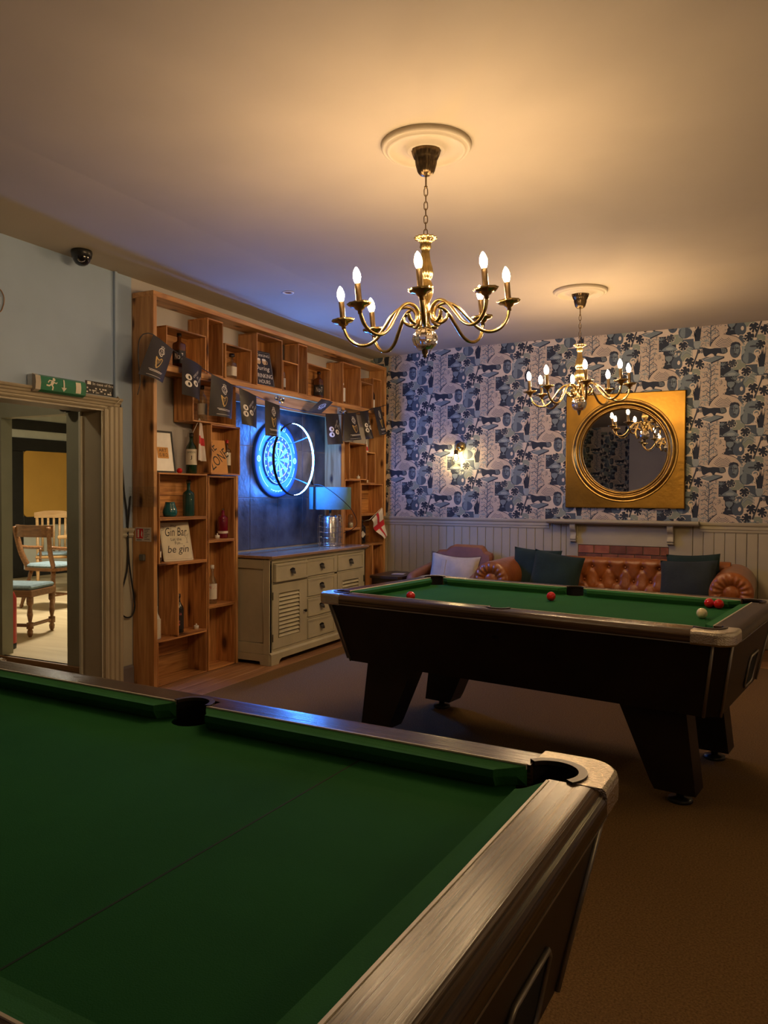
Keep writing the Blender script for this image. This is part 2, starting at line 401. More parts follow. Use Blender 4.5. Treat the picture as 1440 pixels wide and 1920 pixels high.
def wallpaper(name, x0, x1, z0, z1, M, parent, phase):
    """hand printed collage paper: every motif is a flat printed shape, half-drop repeat"""
    CR = (.62, .54, .44); NV = (.028, .036, .056); SL = (.075, .100, .135); MG = (.17, .215, .245); LG = (.28, .33, .34); SG = (.24, .28, .235); PK = (.50, .42, .34); DK = (.05, .06, .08)
    V = []; F = []; C = []
    def clip(p):
        for ax, lim, sg in ((0, x0, 1), (0, x1, -1), (1, z0, 1), (1, z1, -1)):
            out = []
            for i in range(len(p)):
                a, b = p[i-1], p[i]; da, db = (a[ax]-lim)*sg, (b[ax]-lim)*sg
                if (da >= 0) != (db >= 0):
                    t = da/(da-db); out.append((a[0]+(b[0]-a[0])*t, a[1]+(b[1]-a[1])*t))
                if db >= 0: out.append(b)
            p = out
            if len(p) < 3: return []
        return p
    def emitp(p, c, ly, k=0):
        if max(q[0] for q in p) < x0 or min(q[0] for q in p) > x1 or max(q[1] for q in p) < z0 or min(q[1] for q in p) > z1: return
        p = clip(p)
        if len(p) < 3: return
        o = len(V)
        for q in p: V.append((q[0], -.0003*ly-.00002*(k % 15), q[1]))
        F.append(list(range(o, o+len(p)))); C.append(c)
    L = []       # motif list (poly, colour, layer)
    def P(pts, c, ly=1): L.append((pts, c, ly))
    def S(pts, wd, c, ly=2):
        vs, fs = stroke2d(pts, wd)
        for f in fs: L.append(([vs[i] for i in f], c, ly))
    R = lambda a, b, c, d: [(a, c), (b, c), (b, d), (a, d)]
    rn = random.Random(11)
    def leaf(cx, cy, sx, sy, c, ly=4):       # split monstera leaf
        pts = []; n = 56; tilt = rn.uniform(-.7, .7)
        for i in range(n):
            a = 2*PI*i/n; r = (.78+.30*abs(math.sin(a/2))-.25*(1 if a < .25 or a > 2*PI-.25 else 0)); side = i % 7
            if 8 < i < n-8 and side in (0, 1): r *= .48
            x = sx*1.25*r*math.sin(a); y = sy*1.2*r*math.cos(a); pts.append((cx+x*math.cos(tilt)-y*math.sin(tilt), cy+x*math.sin(tilt)+y*math.cos(tilt)))
        P([(cx+(x-cx)*1.14, cy+(y-cy)*1.14) for x, y in pts], CR, ly); P(pts, c, ly+1)
    def blades(cx, cy, h, wd, n, c, ly=3):
        for i in range(n):
            a = (i-(n-1)/2)/(n-1)*wd; tx = cx+a*1.7; hh = h*(1-abs(a)/wd*.5)*(.8+.4*rn.random())
            P([(cx+a*.6-.008, cy), (cx+a*.6+.008, cy), (cx+a+.009, cy+hh*.5), (tx, cy+hh), (cx+a-.007, cy+hh*.5)], c, ly)
    # background blocks
    P(R(-.125, .03, -.24, -.10), NV, 1); P(R(-.08, .02, -.40, -.24), NV, 1); P(R(-.02, .09, -.18, -.09), SG, 1); P(R(.05, .16, -.12, .03), LG, 1)
    P(R(.085, .18, -.215, -.14), SL, 2); P(R(.15, .26, -.24, -.17), SL, 1); P(R(.06, .16, -.34, -.22), SG, 1); P(R(-.29, -.12, -.49, -.09), PK, 1)
    P(R(-.21, -.06, .05, .09), SL, 1); P(R(.1, .24, .05, .12), SG, 1)
    # mask
    P(ell2d(0, 0, .052, .082, 16), CR, 5); P([(x, y-.012*(1-abs(y)/.08)) for x, y in ell2d(0, 0, .044, .073, 16)], SL, 6)
    P(ell2d(.012, .008, .022, .05, 12), MG, 7); P(ell2d(-.018, .012, .013, .007, 8), DK, 8); P(ell2d(.018, .012, .013, .007, 8), DK, 8)
    S([(0, .03), (.004, -.012), (-.006, -.016)], .006, DK, 8); P(ell2d(0, -.038, .015, .008, 8), DK, 8); P(smooth2d([(-.04, .035), (-.02, .066), (.03, .062), (.042, .03), (.01, .05)], 3), NV, 8)
    # tiger (dark striped cat lying on a book)
    P(smooth2d([(-.268, .040), (-.262, -.02), (-.245, -.045), (-.22, -.03), (-.19, -.02), (-.16, -.045), (-.145, -.02), (-.10, -.03), (-.068, -.02), (-.063, .0), (-.075, .025), (-.11, .038), (-.16, .03), (-.21, .025)], 3), NV, 5)
    for i in range(5): S([(-.105+i*.009-.01, .03-.004*i), (-.11+i*.009, .0), (-.105+i*.008, -.02)], .0032, LG, 6)
    P(smooth2d([(-.24, -.046), (-.20, -.028), (-.17, -.046)], 3), CR, 6)
    # book
    P([(-.294, -.07), (-.19, -.035), (-.088, -.055), (-.2, -.10)], MG, 4); P([(-.294, -.07), (-.2, -.10), (-.2, -.112), (-.294, -.082)], CR, 4); P([(-.2, -.10), (-.088, -.055), (-.088, -.068), (-.2, -.112)], NV, 4)
    S([(-.25, -.066), (-.18, -.048)], .003, CR, 5); S([(-.294, -.07), (-.19, -.035), (-.088, -.055)], .005, NV, 5)
    # column with tangled palm
    for i in range(120):
        a = rn.uniform(0, 2*PI); x = -.205+rn.uniform(-.085, .085); y = -.28+rn.uniform(-.21, .185); k = rn.uniform(.5, 1.1)
        S([(x, y), (x+.02*k*math.cos(a), y+.012+.02*k*math.sin(a)), (x+.038*k*math.cos(a), y+.028*k*math.sin(a))], .0042, (MG, LG, SL)[i % 3], 3)
    for i in range(16):
        x = -.20; y = -.46+i*.021; sg = 1 if i % 2 else -1
        S([(x, y), (x+sg*.035, y+.028), (x+sg*.065, y+.018)], .006, SL if i % 3 else MG, 4)
    S([(-.20, -.49), (-.205, -.35), (-.195, -.2), (-.21, -.11)], .007, SL, 4)
    # bust
    hd = smooth2d([(-.15, -.262), (-.10, -.256), (-.068, -.275), (-.066, -.315), (-.058, -.335), (-.068, -.345), (-.07, -.37), (-.095, -.385), (-.10, -.40), (-.13, -.40), (-.135, -.36), (-.16, -.33), (-.165, -.29)], 3)
    P([(x*1.06+.007, y*1.02+.006) for x, y in hd], NV, 4); P(hd, PK, 5)
    for i in range(14):
        a = rn.uniform(0, 2*PI); x = -.135+rn.uniform(-.025, .035); y = -.285+rn.uniform(-.03, .022); S([(x+.007*math.cos(a+k), y+.007*math.sin(a+k)) for k in (0, 1, 2, 3)], .0028, SL, 6)
    P(ell2d(-.083, -.315, .008, .004, 6), DK, 6); S([(-.075, -.35), (-.088, -.352)], .004, SL, 6)
    bd = smooth2d([(-.185, -.505), (-.19, -.46), (-.15, -.415), (-.11, -.39), (-.06, -.40), (0, -.42), (.035, -.45), (.05, -.505)], 3)
    P([(x*1.03, y+.006) for x, y in bd], NV, 4); P(bd, PK, 5)
    for i in range(6): S([(-.085+(.034+.0135*i)*math.cos(a), -.405+(.034+.0135*i)*math.sin(a)) for a in [math.radians(205+i*3+g*(125-i*6)/8) for g in range(9)]], .0042, SL, 6)
    # flask vase, jug, snake plant in pot, goblet, pierced vase
    P(smooth2d([(-.035, -.158), (-.01, -.158), (-.012, -.18), (.03, -.21), (.035, -.232), (-.085, -.232), (-.08, -.21), (-.034, -.18)], 3), MG, 3); P(ell2d(-.025, -.215, .035, .014, 10), LG, 4)
    P(smooth2d([(.075, .0), (.125, .0), (.122, -.03), (.16, -.06), (.165, -.09), (.13, -.128), (.085, -.13), (.055, -.10), (.05, -.06), (.078, -.03)], 3), SL, 4)
    P(smooth2d([(.085, -.01), (.105, -.01), (.105, -.12), (.08, -.12), (.062, -.09), (.07, -.05)], 3), MG, 5)
    vs, fs = stroke2d(ell2d(.178, -.038, .024, .026, 14), .009, True)
    for f in fs: P([vs[i] for i in f], CR, 5)
    blades(.212, -.17, .17, .04, 7, NV, 4); P([(.180, -.165), (.243, -.165), (.24, -.205), (.225, -.234), (.195, -.234), (.182, -.205)], LG, 5)
    P(smooth2d([(-.06, -.285), (-.002, -.285), (-.008, -.32), (-.026, -.335), (-.026, -.35), (-.012, -.358), (-.05, -.358), (-.036, -.35), (-.036, -.335), (-.054, -.32)], 2), MG, 4)
    P(smooth2d([(.0, -.39), (-.006, -.34), (.012, -.30), (.0, -.25), (.03, -.285), (.04, -.245), (.052, -.285), (.085, -.25), (.068, -.30), (.086, -.34), (.08, -.39), (.04, -.415)], 3), SL, 4); P(ell2d(.055, -.35, .013, .02, 10), CR, 5)
    # guitar
    P([(.150, -.44), (.166, -.44), (.226, -.262), (.214, -.258)], DK, 5); P([(.205, -.285), (.236, -.275), (.236, -.245), (.214, -.24)], DK, 5)
    P(smooth2d([(.135, -.45), (.18, -.45), (.20, -.48), (.216, -.52), (.19, -.565), (.11, -.57), (.078, -.525), (.095, -.48)], 3), MG, 5); P(ell2d(.148, -.515, .034, .009, 10), DK, 6); P(ell2d(.158, -.452, .016, .012, 8), CR, 6)
    # leaves
    leaf(.148, -.345, .033, .04, NV); leaf(.232, -.372, .03, .042, NV); leaf(.113, -.425, .031, .038, NV); leaf(.09, -.195, .032, .036, NV); leaf(-.02, -.115, .028, .032, DK); leaf(.055, -.462, .032, .036, LG, 3)
    leaf(.04, .09, .03, .035, SL); leaf(.205, .035, .03, .036, NV)
    for i in range(6): S(smooth2d([(.08, -.30+.01*i), (.12, -.262+.012*i), (.175, -.30+.014*i)], 3, False), .006, LG if i % 2 else MG, 3)
    P(smooth2d([(.02, -.25), (.05, -.235), (.075, -.25), (.05, -.262)], 3), SL, 3)
    # small filler leaves, fronds and shards between the large motifs
    for cx, cy, c in ((-.05, .075, MG), (-.24, .085, LG), (.155, -.02, SG), (.0, -.27, MG), (.25, -.28, SL), (.03, -.30, LG), (-.10, -.14, MG), (.20, -.13, NV), (.115, .06, SL), (-.17, .07, NV)):
        for k in range(5):
            a = -.9+k*.45; P([(cx, cy), (cx+.03*math.sin(a)-.006*math.cos(a), cy+.022*math.cos(a)), (cx+.045*math.sin(a), cy+.042*math.cos(a)), (cx+.03*math.sin(a)+.006*math.cos(a), cy+.022*math.cos(a))], c, 4)
    TW, TH = .5265, .535
    # base sheet
    V += [(x0, 0, z0), (x1, 0, z0), (x1, 0, z1), (x0, 0, z1)]; F.append([0, 1, 2, 3]); C.append(CR)
    i0 = int((x0-phase[0])/TW)-2; i1 = int((x1-phase[0])/TW)+2
    for i in range(i0, i1+1):
        for j in range(-2, 5):
            ox = phase[0]+i*TW; oz = phase[1]+j*TH+(TH/2 if i % 2 else 0)
            if oz+.2 < z0 or oz-.62 > z1: continue
            for k, (pts, c, ly) in enumerate(L): emitp([(ox+x, oz+y) for x, y in pts], c, ly, k)
    me = bpy.data.meshes.new(name); me.from_pydata(V, [], F); me.update()
    at = me.attributes.new('col', 'FLOAT_COLOR', 'FACE')
    at.data.foreach_set('color', [k for c in C for k in (c[0], c[1], c[2], 1.0)])
    me.materials.append(facecol('printed_paper')); o = obj(name, me, None, parent); o.matrix_local = M; return o
wallpaper('wallpaper', XW, XR, 1.09, HC, T3(0, YB-.004, 0), wbk, (-.316, 2.118-.535))
wallpaper('wallpaper', 2.78, 4.11, 0.0, HC, T3(0, YF+.004, 0) @ RZ(PI), wf, (3.2, .5))
# tongue and groove boards
XB0, XB1 = -1.80, -.645
edges = []
x = -4.11
while x < XB0-.03: edges.append((x, min(x+.0868, XB0))); x += .0868
x = XB1
while x < XR-.02: edges.append((x, min(x+.0895, XR))); x += .0895
cache = {}
for a, b in edges:
    k = round(b-a, 3)
    if k not in cache: cache[k] = MB().box(-k/2+.0015, k/2-.0015, -.016, 0, 0, 1.07, bev=.004).mesh('panel_board', M_panel)
    obj('panel_board', cache[k], None, wbk, ((a+b)/2, YB, 0))
rail = [(0, 1.02), (-.022, 1.02), (-.026, 1.03), (-.026, 1.045), (-.034, 1.05), (-.034, 1.075), (-.044, 1.085), (-.048, 1.098), (-.048, 1.112), (0, 1.112)]
for n, a, b in (('trim_2', XW, -1.97), ('trim_3', -.588, XR)):
    struct(n, MB().prism([(YB+p, z) for p, z in rail], a, b, 'x'), M_panel)
struct('baseboard_back', MB().box(XB1, XR, YB-.03, YB-.016, 0, .11, bev=.004).box(XW, XB0, YB-.03, YB-.016, 0, .11, bev=.004), M_panel)
# ------------------------------------------------------------------ pool tables
M_cab = plain('black_brown_laminate', (.014, .009, .007), .42, var=.3, scale=5, spec=.35)
M_rail = wood('dark_walnut_laminate', (.014, .008, .004), (.095, .055, .028), .23, (1.0, 120, 120), var=0, bump=.22, spec=.32)
M_cloth = plain('green_baize', (.017, .105, .028), .92, var=.10, scale=3, bump=.15, bscale=400, spec=.08)
M_cushion = plain('lit_green_cushion_cloth', (.034, .150, .048), .92, var=.10, scale=5, bump=.15, bscale=400, spec=.08)  # baize colour lightened to paint in the light the cushion tops catch
M_strip = plain('cream_piping', (.62, .55, .42), .35)
M_cast = plain('hammered_metal', (.66, .60, .50), .26, 1.0, var=.15, scale=110, bump=.4, bscale=230)
M_liner = plain('brown_black_plastic', (.035, .022, .015), .4)
M_hole = plain('pocket_black', (.004, .004, .004), .9)
M_alu = plain('dull_aluminium', (.33, .30, .26), .4, .8)
def offset2d(pts, d):
    n = len(pts); out = []; A = sum(pts[i][0]*pts[(i+1) % n][1]-pts[(i+1) % n][0]*pts[i][1] for i in range(n)); sg = 1 if A > 0 else -1
    for i in range(n):
        p0, p1, p2 = Vector(pts[i-1]), Vector(pts[i]), Vector(pts[(i+1) % n]); a = (p1-p0); b = (p2-p1)
        if a.length < 1e-9 or b.length < 1e-9: out.append(tuple(p1)); continue
        a.normalize(); b.normalize()
        na = Vector((-a.y, a.x))*sg; nb2 = Vector((-b.y, b.x))*sg; m = na+nb2
        if m.length < 1e-6: m = na
        m.normalize(); k = max(.5, m.dot(na)); out.append(tuple(p1+m*(d/k)))
    return out
def loft(mb, rings, m=0, smooth=False, cap0=True, cap1=True):
    n = len(rings[0]); vs = [p for r in rings for p in r]; fs = []
    for j in range(len(rings)-1):
        for i in range(n): fs.append((j*n+i, j*n+(i+1) % n, (j+1)*n+(i+1) % n, (j+1)*n+i))
    mb.add(vs, fs, m, smooth)
    o = len(rings)-1
    if cap0: mb.add(rings[0], [list(range(n))[::-1]], m)
    if cap1: mb.add(rings[o], [list(range(n))], m)
    return mb
ZT = .806; ZB = .762; TA, TB = .963, .495; RW = .11; A_, B_ = TA+RW, TB+RW
PCX, PCY, PR = TA-.008, TB-.018, .056
def pool_table(label, loc, rz, seam):
    t = thing('pool_table', label, 'pool table', loc, rz)
    # slate bed with bites for the pockets
    def bite(cx, cy, a0, a1, r=PR, n=10): return [(cx+r*math.cos(a0+(a1-a0)*i/n), cy+r*math.sin(a0+(a1-a0)*i/n)) for i in range(n+1)]
    X, Y = TA, TB
    pl = []
    pl += bite(0, -Y, PI, 0, .05)                            # bottom middle
    pl += bite(X, -Y, PI, PI/2, .085)                        # corner right bottom
    pl += bite(X, Y, -PI/2, -PI, .085)
    pl += bite(0, Y, 0, -PI, .05)
    pl += bite(-X, Y, 0, -PI/2, .085)
    pl += bite(-X, -Y, PI/2, 0, .085)
    bed = obj('bed', MB().prism(pl, ZB-.03, ZB, 'z'), M_cloth, t)
    if seam: obj('baulk_line', MB().box(.528, .532, -TB+.04, TB-.04, ZB, ZB+.0004), plain('faint_dark_line', (.004, .022, .006), .9), bed)
    # cushions: end ones and four side ones; plan shape with swept ends
    NS = .046
    def cush(L0, L1, c0, c1):
        """cushion along x from L0 to L1, back edge y=0, nose y=NS; c0/c1 how far each end sweeps back"""
        pts = [(L0, 0)]
        for i in range(7): f = i/6; pts.append((L0+c0*(1-(1-f)**2), NS*f**.6 if f else .002))
        for i in range(7): f = 1-i/6; pts.append((L1-c1*(1-(1-f)**2), NS*f**.6 if f else .002))
        pts.append((L1, 0))
        up = [(x, y, ZT-.002 if y < .01 else ZT-.006) for x, y in pts]
        mid = [(x, y, ZT-.022 if y > .01 else ZT-.02) for x, y in pts]; lo = [(x, max(0, y-.012), ZB+.001) for x, y in pts]
        return loft(MB(), [lo, mid, up])
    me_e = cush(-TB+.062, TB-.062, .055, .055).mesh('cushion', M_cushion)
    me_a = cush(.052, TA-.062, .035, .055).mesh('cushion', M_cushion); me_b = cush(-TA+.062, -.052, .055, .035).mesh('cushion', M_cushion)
    obj('cushion', me_e, None, t, (TA, 0, 0), (0, 0, PI/2)); obj('cushion', me_e, None, t, (-TA, 0, 0), (0, 0, -PI/2))
    obj('cushion', me_a, None, t, (0, -TB, 0)); obj('cushion', me_b, None, t, (0, -TB, 0))
    obj('cushion', me_a, None, t, (0, TB, 0), (0, 0, PI)); obj('cushion', me_b, None, t, (0, TB, 0), (0, 0, PI))
    def strip(x0, x1, y0, y1): obj('cream_piping', MB().box(x0, x1, y0, y1, ZT-.01, ZT+.0015, bev=.001), M_strip, t)
    for s in (-1, 1):
        strip(TA*s-.0035, TA*s+.0035, -TB+.062, TB-.062)
        for q in (-1, 1): strip(min(q*.052, q*(TA-.062)), max(q*.052, q*(TA-.062)), TB*s-.003, TB*s+.003)
    # rails
    pr = [(0, ZT-.05), (0, ZT)]+[(RW-.038+.038*math.sin(a*PI/16), ZT-.030+.030*math.cos(a*PI/16)) for a in range(9)]+[(RW, ZT-.046), (RW-.006, ZT-.052)]
    CL = .165
    eL = 2*(B_-CL); me = MB().prism(pr, -eL/2, eL/2, 'x').mesh('end_rail', M_rail)
    for p in me.polygons: p.use_smooth = False
    obj('end_rail', me, None, t, (TA, 0, 0), (0, 0, -PI/2)); obj('end_rail', me, None, t, (-TA, 0, 0), (0, 0, PI/2))
    sl = MB().prism(pr, .056, A_-CL, 'x').prism(pr, -(A_-CL), -.056, 'x')
    sl.prism([(max(.05, p), z) for p, z in pr], -.056, .056, 'x')
    me = sl.mesh('side_rail', M_rail)
    obj('side_rail', me, None, t, (0, TB, 0)); obj('side_rail', me, None, t, (0, -TB, 0), (0, 0, PI))
    for s in (-1, 1):   # fine light trim line under the rail edge
        obj('rail_trim', MB().box(-(A_-CL), A_-CL, s*(B_-.004)-.003, s*(B_-.004)+.003, ZT-.055, ZT-.050), M_alu, t)
        obj('rail_trim', MB().box(s*(A_-.004)-.003, s*(A_-.004)+.003, -(B_-CL), B_-CL, ZT-.055, ZT-.050), M_alu, t)
    # corner castings
    rc = .075; outer = [(A_-CL, B_), (A_-CL*.8, B_), (A_-CL*.6, B_)]+[(A_-rc+rc*math.cos(PI/2-i*PI/16), B_-rc+rc*math.sin(PI/2-i*PI/16)) for i in range(9)]+[(A_, B_-CL*.6), (A_, B_-CL*.8), (A_, B_-CL)]
    ra = math.asin((B_-CL-PCY)/.060); rb = math.acos((A_-CL-PCX)/.060); no = len(outer)
    inner = bite(PCX, PCY, rb, ra, .060, no-1)
    om = (A_-.10, B_-.10)
    def ins(d): return [(x-d*(1 if x > A_-.05 else 0)*min(1, (x-A_+rc)/rc), y-d*(1 if y > B_-.05 else 0)*min(1, (y-B_+rc)/rc)) for x, y in outer]
    secs = [[(x, y, ZT-.058) for x, y in inner], [(x, y, ZT+.001) for x, y in inner], [(x, y, ZT+.001) for x, y in ins(.010)], [(x, y, ZT-.004) for x, y in ins(.003)], [(x, y, ZT-.014) for x, y in outer], [(x, y, ZT-.050) for x, y in outer], [(x, y, ZT-.058) for x, y in ins(.006)], [(x, y, ZT-.058) for x, y in inner]]
    cm = MB(); cm.add([p for s_ in secs for p in s_], [(j*no+i, j*no+i+1, (j+1)*no+i+1, (j+1)*no+i) for j in range(len(secs)-1) for i in range(no-1)])
    for e_ in (0, no-1): cm.add([s_[e_] for s_ in secs[:-1]], [list(range(len(secs)-1))])
    mec = cm.mesh('corner_casting', M_cast)
    rim = [(PCX+.062*math.cos(ra-.02+(rb-ra+.04)*i/20), PCY+.062*math.sin(ra-.02+(rb-ra+.04)*i/20)) for i in range(21)]
    vs, fs = stroke2d(rim, .017); b = MB(); n = len(vs)
    b.add([(x, y, ZT+.005) for x, y in vs]+[(x, y, ZT-.004) for x, y in vs], [list(f) for f in fs]+[[n+i for i in f][::-1] for f in fs]+[(2*i+k, 2*i+2+k, n+2*i+2+k, n+2*i+k) for i in range(n//2-1) for k in (0, 1)])
    mer = b.mesh('pocket_rim', M_liner)
    cup = MB().lathe([(.0585, ZT-.002), (.0585, ZB-.008)], 20, a0=ra-.02, a1=rb+.02).lathe([(.0585, ZB-.008), (.0585, ZB-.10), (.001, ZB-.12)], 20).mesh('pocket_cup', M_hole)
    mrim = [(.053*math.cos(a), .053*math.sin(a)) for a in [(.0+PI*i/14) for i in range(15)]]
    vs, fs = stroke2d(mrim, .014); b = MB(); n = len(vs)
    b.add([(x, y, ZT+.004) for x, y in vs]+[(x, y, ZT-.004) for x, y in vs], [list(f) for f in fs]+[[n+i for i in f][::-1] for f in fs]+[(2*i+k, 2*i+2+k, n+2*i+2+k, n+2*i+k) for i in range(n//2-1) for k in (0, 1)])
    mem = b.mesh('pocket_rim', M_liner); mcup = MB().lathe([(.050, ZT-.004), (.050, ZB-.004)], 16, a0=0, a1=PI).lathe([(.050, ZB-.004), (.050, ZB-.10), (.001, ZB-.12)], 20).mesh('pocket_cup', M_hole)
    for sx, sy in ((1, 1), (-1, 1), (-1, -1), (1, -1)):
        sc = (sx, sy, 1)
        c = obj('corner_casting', mec, None, t); c.scale = sc
        r = obj('pocket_rim', mer, None, t); r.scale = sc
        k = obj('pocket_cup', cup, None, t, (sx*PCX, sy*PCY, 0)); k.scale = sc
    for s in (-1, 1):
        r = obj('pocket_rim', mem, None, t, (0, s*TB, 0)); r.scale = (1, s, 1)
        k = obj('pocket_cup', mcup, None, t, (0, s*TB, 0)); k.scale = (1, s, 1)
    # cabinet: tapered box with chamfered corners, hollow under the bed
    def ring(ax, by, ch, z): return [(ax, -by+ch, z), (ax, by-ch, z), (ax-ch*1.15, by, z), (-ax+ch*1.15, by, z), (-ax, by-ch, z), (-ax, -by+ch, z), (-ax+ch*1.15, -by, z), (ax-ch*1.15, -by, z)]
    zc0, zc1 = .42, ZT-.052
    r0 = ring(A_-.085, B_-.145, .05, zc0); r1 = ring(A_-.022, B_-.035, .055, zc1)
    cab = MB(); n = 8
    cab.add(r0+r1, [(i, (i+1) % n, n+(i+1) % n, n+i) for i in range(n)]+[list(range(n))[::-1]])
    cab = obj('cabinet', cab, M_cab, t)
    for i in range(8):
        p, q = Vector(r0[i]), Vector(r1[i]); d = (q-p); c = Vector((p.x, p.y, 0)).normalized()*.002
        obj('corner_trim', MB().tube([p+c, q+c-d*.01], .007, 6), M_alu, t)
    # coin and ball return frame on the end panel
    def endpt(y, z, d=0):
        k = (z-zc0)/(zc1-zc0); return (A_-.085+k*.063+d, y, z)
    lp = [(.07, .45), (.235, .45), (.255, .47), (.255, .58), (.235, .60), (.07, .60), (.05, .58), (.05, .47)]
    fm = MB().tube([endpt(y, z, .004) for y, z in lp], .006, 6, closed=True)
    f = obj('coin_frame', fm, M_alu, t)
    obj('coin_panel', MB().add([endpt(y, z, .002) for y, z in lp], [list(range(8))]).add([endpt(y, z, -.03) for y, z in lp], [list(range(8))]), M_hole, f)
    # legs with levelling feet
    for sx in (-1, 1):
        for sy in (-1, 1):
            q = [(.555, zc0+.002), (.85, zc0+.002), (.895, .055), (.72, .055), (.70, .09)]
            y0, y1 = sorted((sy*.27, sy*.41))
            q2 = [(sx*x, z) for x, z in q]
            lg = obj('leg', MB().prism(q2, y0, y1, 'y'), M_cab, t)
            obj('levelling_foot', MB().lathe([(.018, .057), (.018, .022), (.050, .018), (.054, .006), (.052, 0), (.001, 0)], 18, M=T3(sx*.815, sy*.34, 0)), M_blackplastic, lg)
    return t
TF = (-1.1029, 4.0588); TFr = math.radians(-8.22)
tabF = pool_table('green pool table in the middle of the room with five balls on it', (TF[0], TF[1], 0), TFr, False)
tabN = pool_table('empty green pool table in the foreground cut off by the picture edge', (-1.354, 1.0455, 0), math.radians(-2.28), True)
M_ballr = plain('red_ball', (.62, .012, .012), .12, var=.05, coat=.5); M_ballw = plain('ivory_ball', (.74, .66, .42), .15, var=.05, coat=.5)
def ball(lx, ly, mat, label, grp=None):
    c, s = math.cos(TFr), math.sin(TFr)
    obj('pool_ball', MB().sphere((0, 0, 0), .0255, 28), mat, None, (TF[0]+c*lx-s*ly, TF[1]+s*lx+c*ly, ZB+.0257), None, label, 'ball', grp)
ball(-.643, -.296, M_ballr, 'red ball at the left end of the green table, half hidden by the near rail', 'balls on the far pool table')
ball(-.012, .165, M_ballr, 'red ball alone near the far middle pocket', 'balls on the far pool table')
ball(.762, .418, M_ballr, 'left one of two touching red balls by the far right corner pocket', 'balls on the far pool table')
ball(.811, .409, M_ballr, 'right one of two touching red balls by the far right corner pocket', 'balls on the far pool table')
ball(.814, .023, M_ballw, 'cream white cue ball near the right cushion', 'balls on the far pool table')
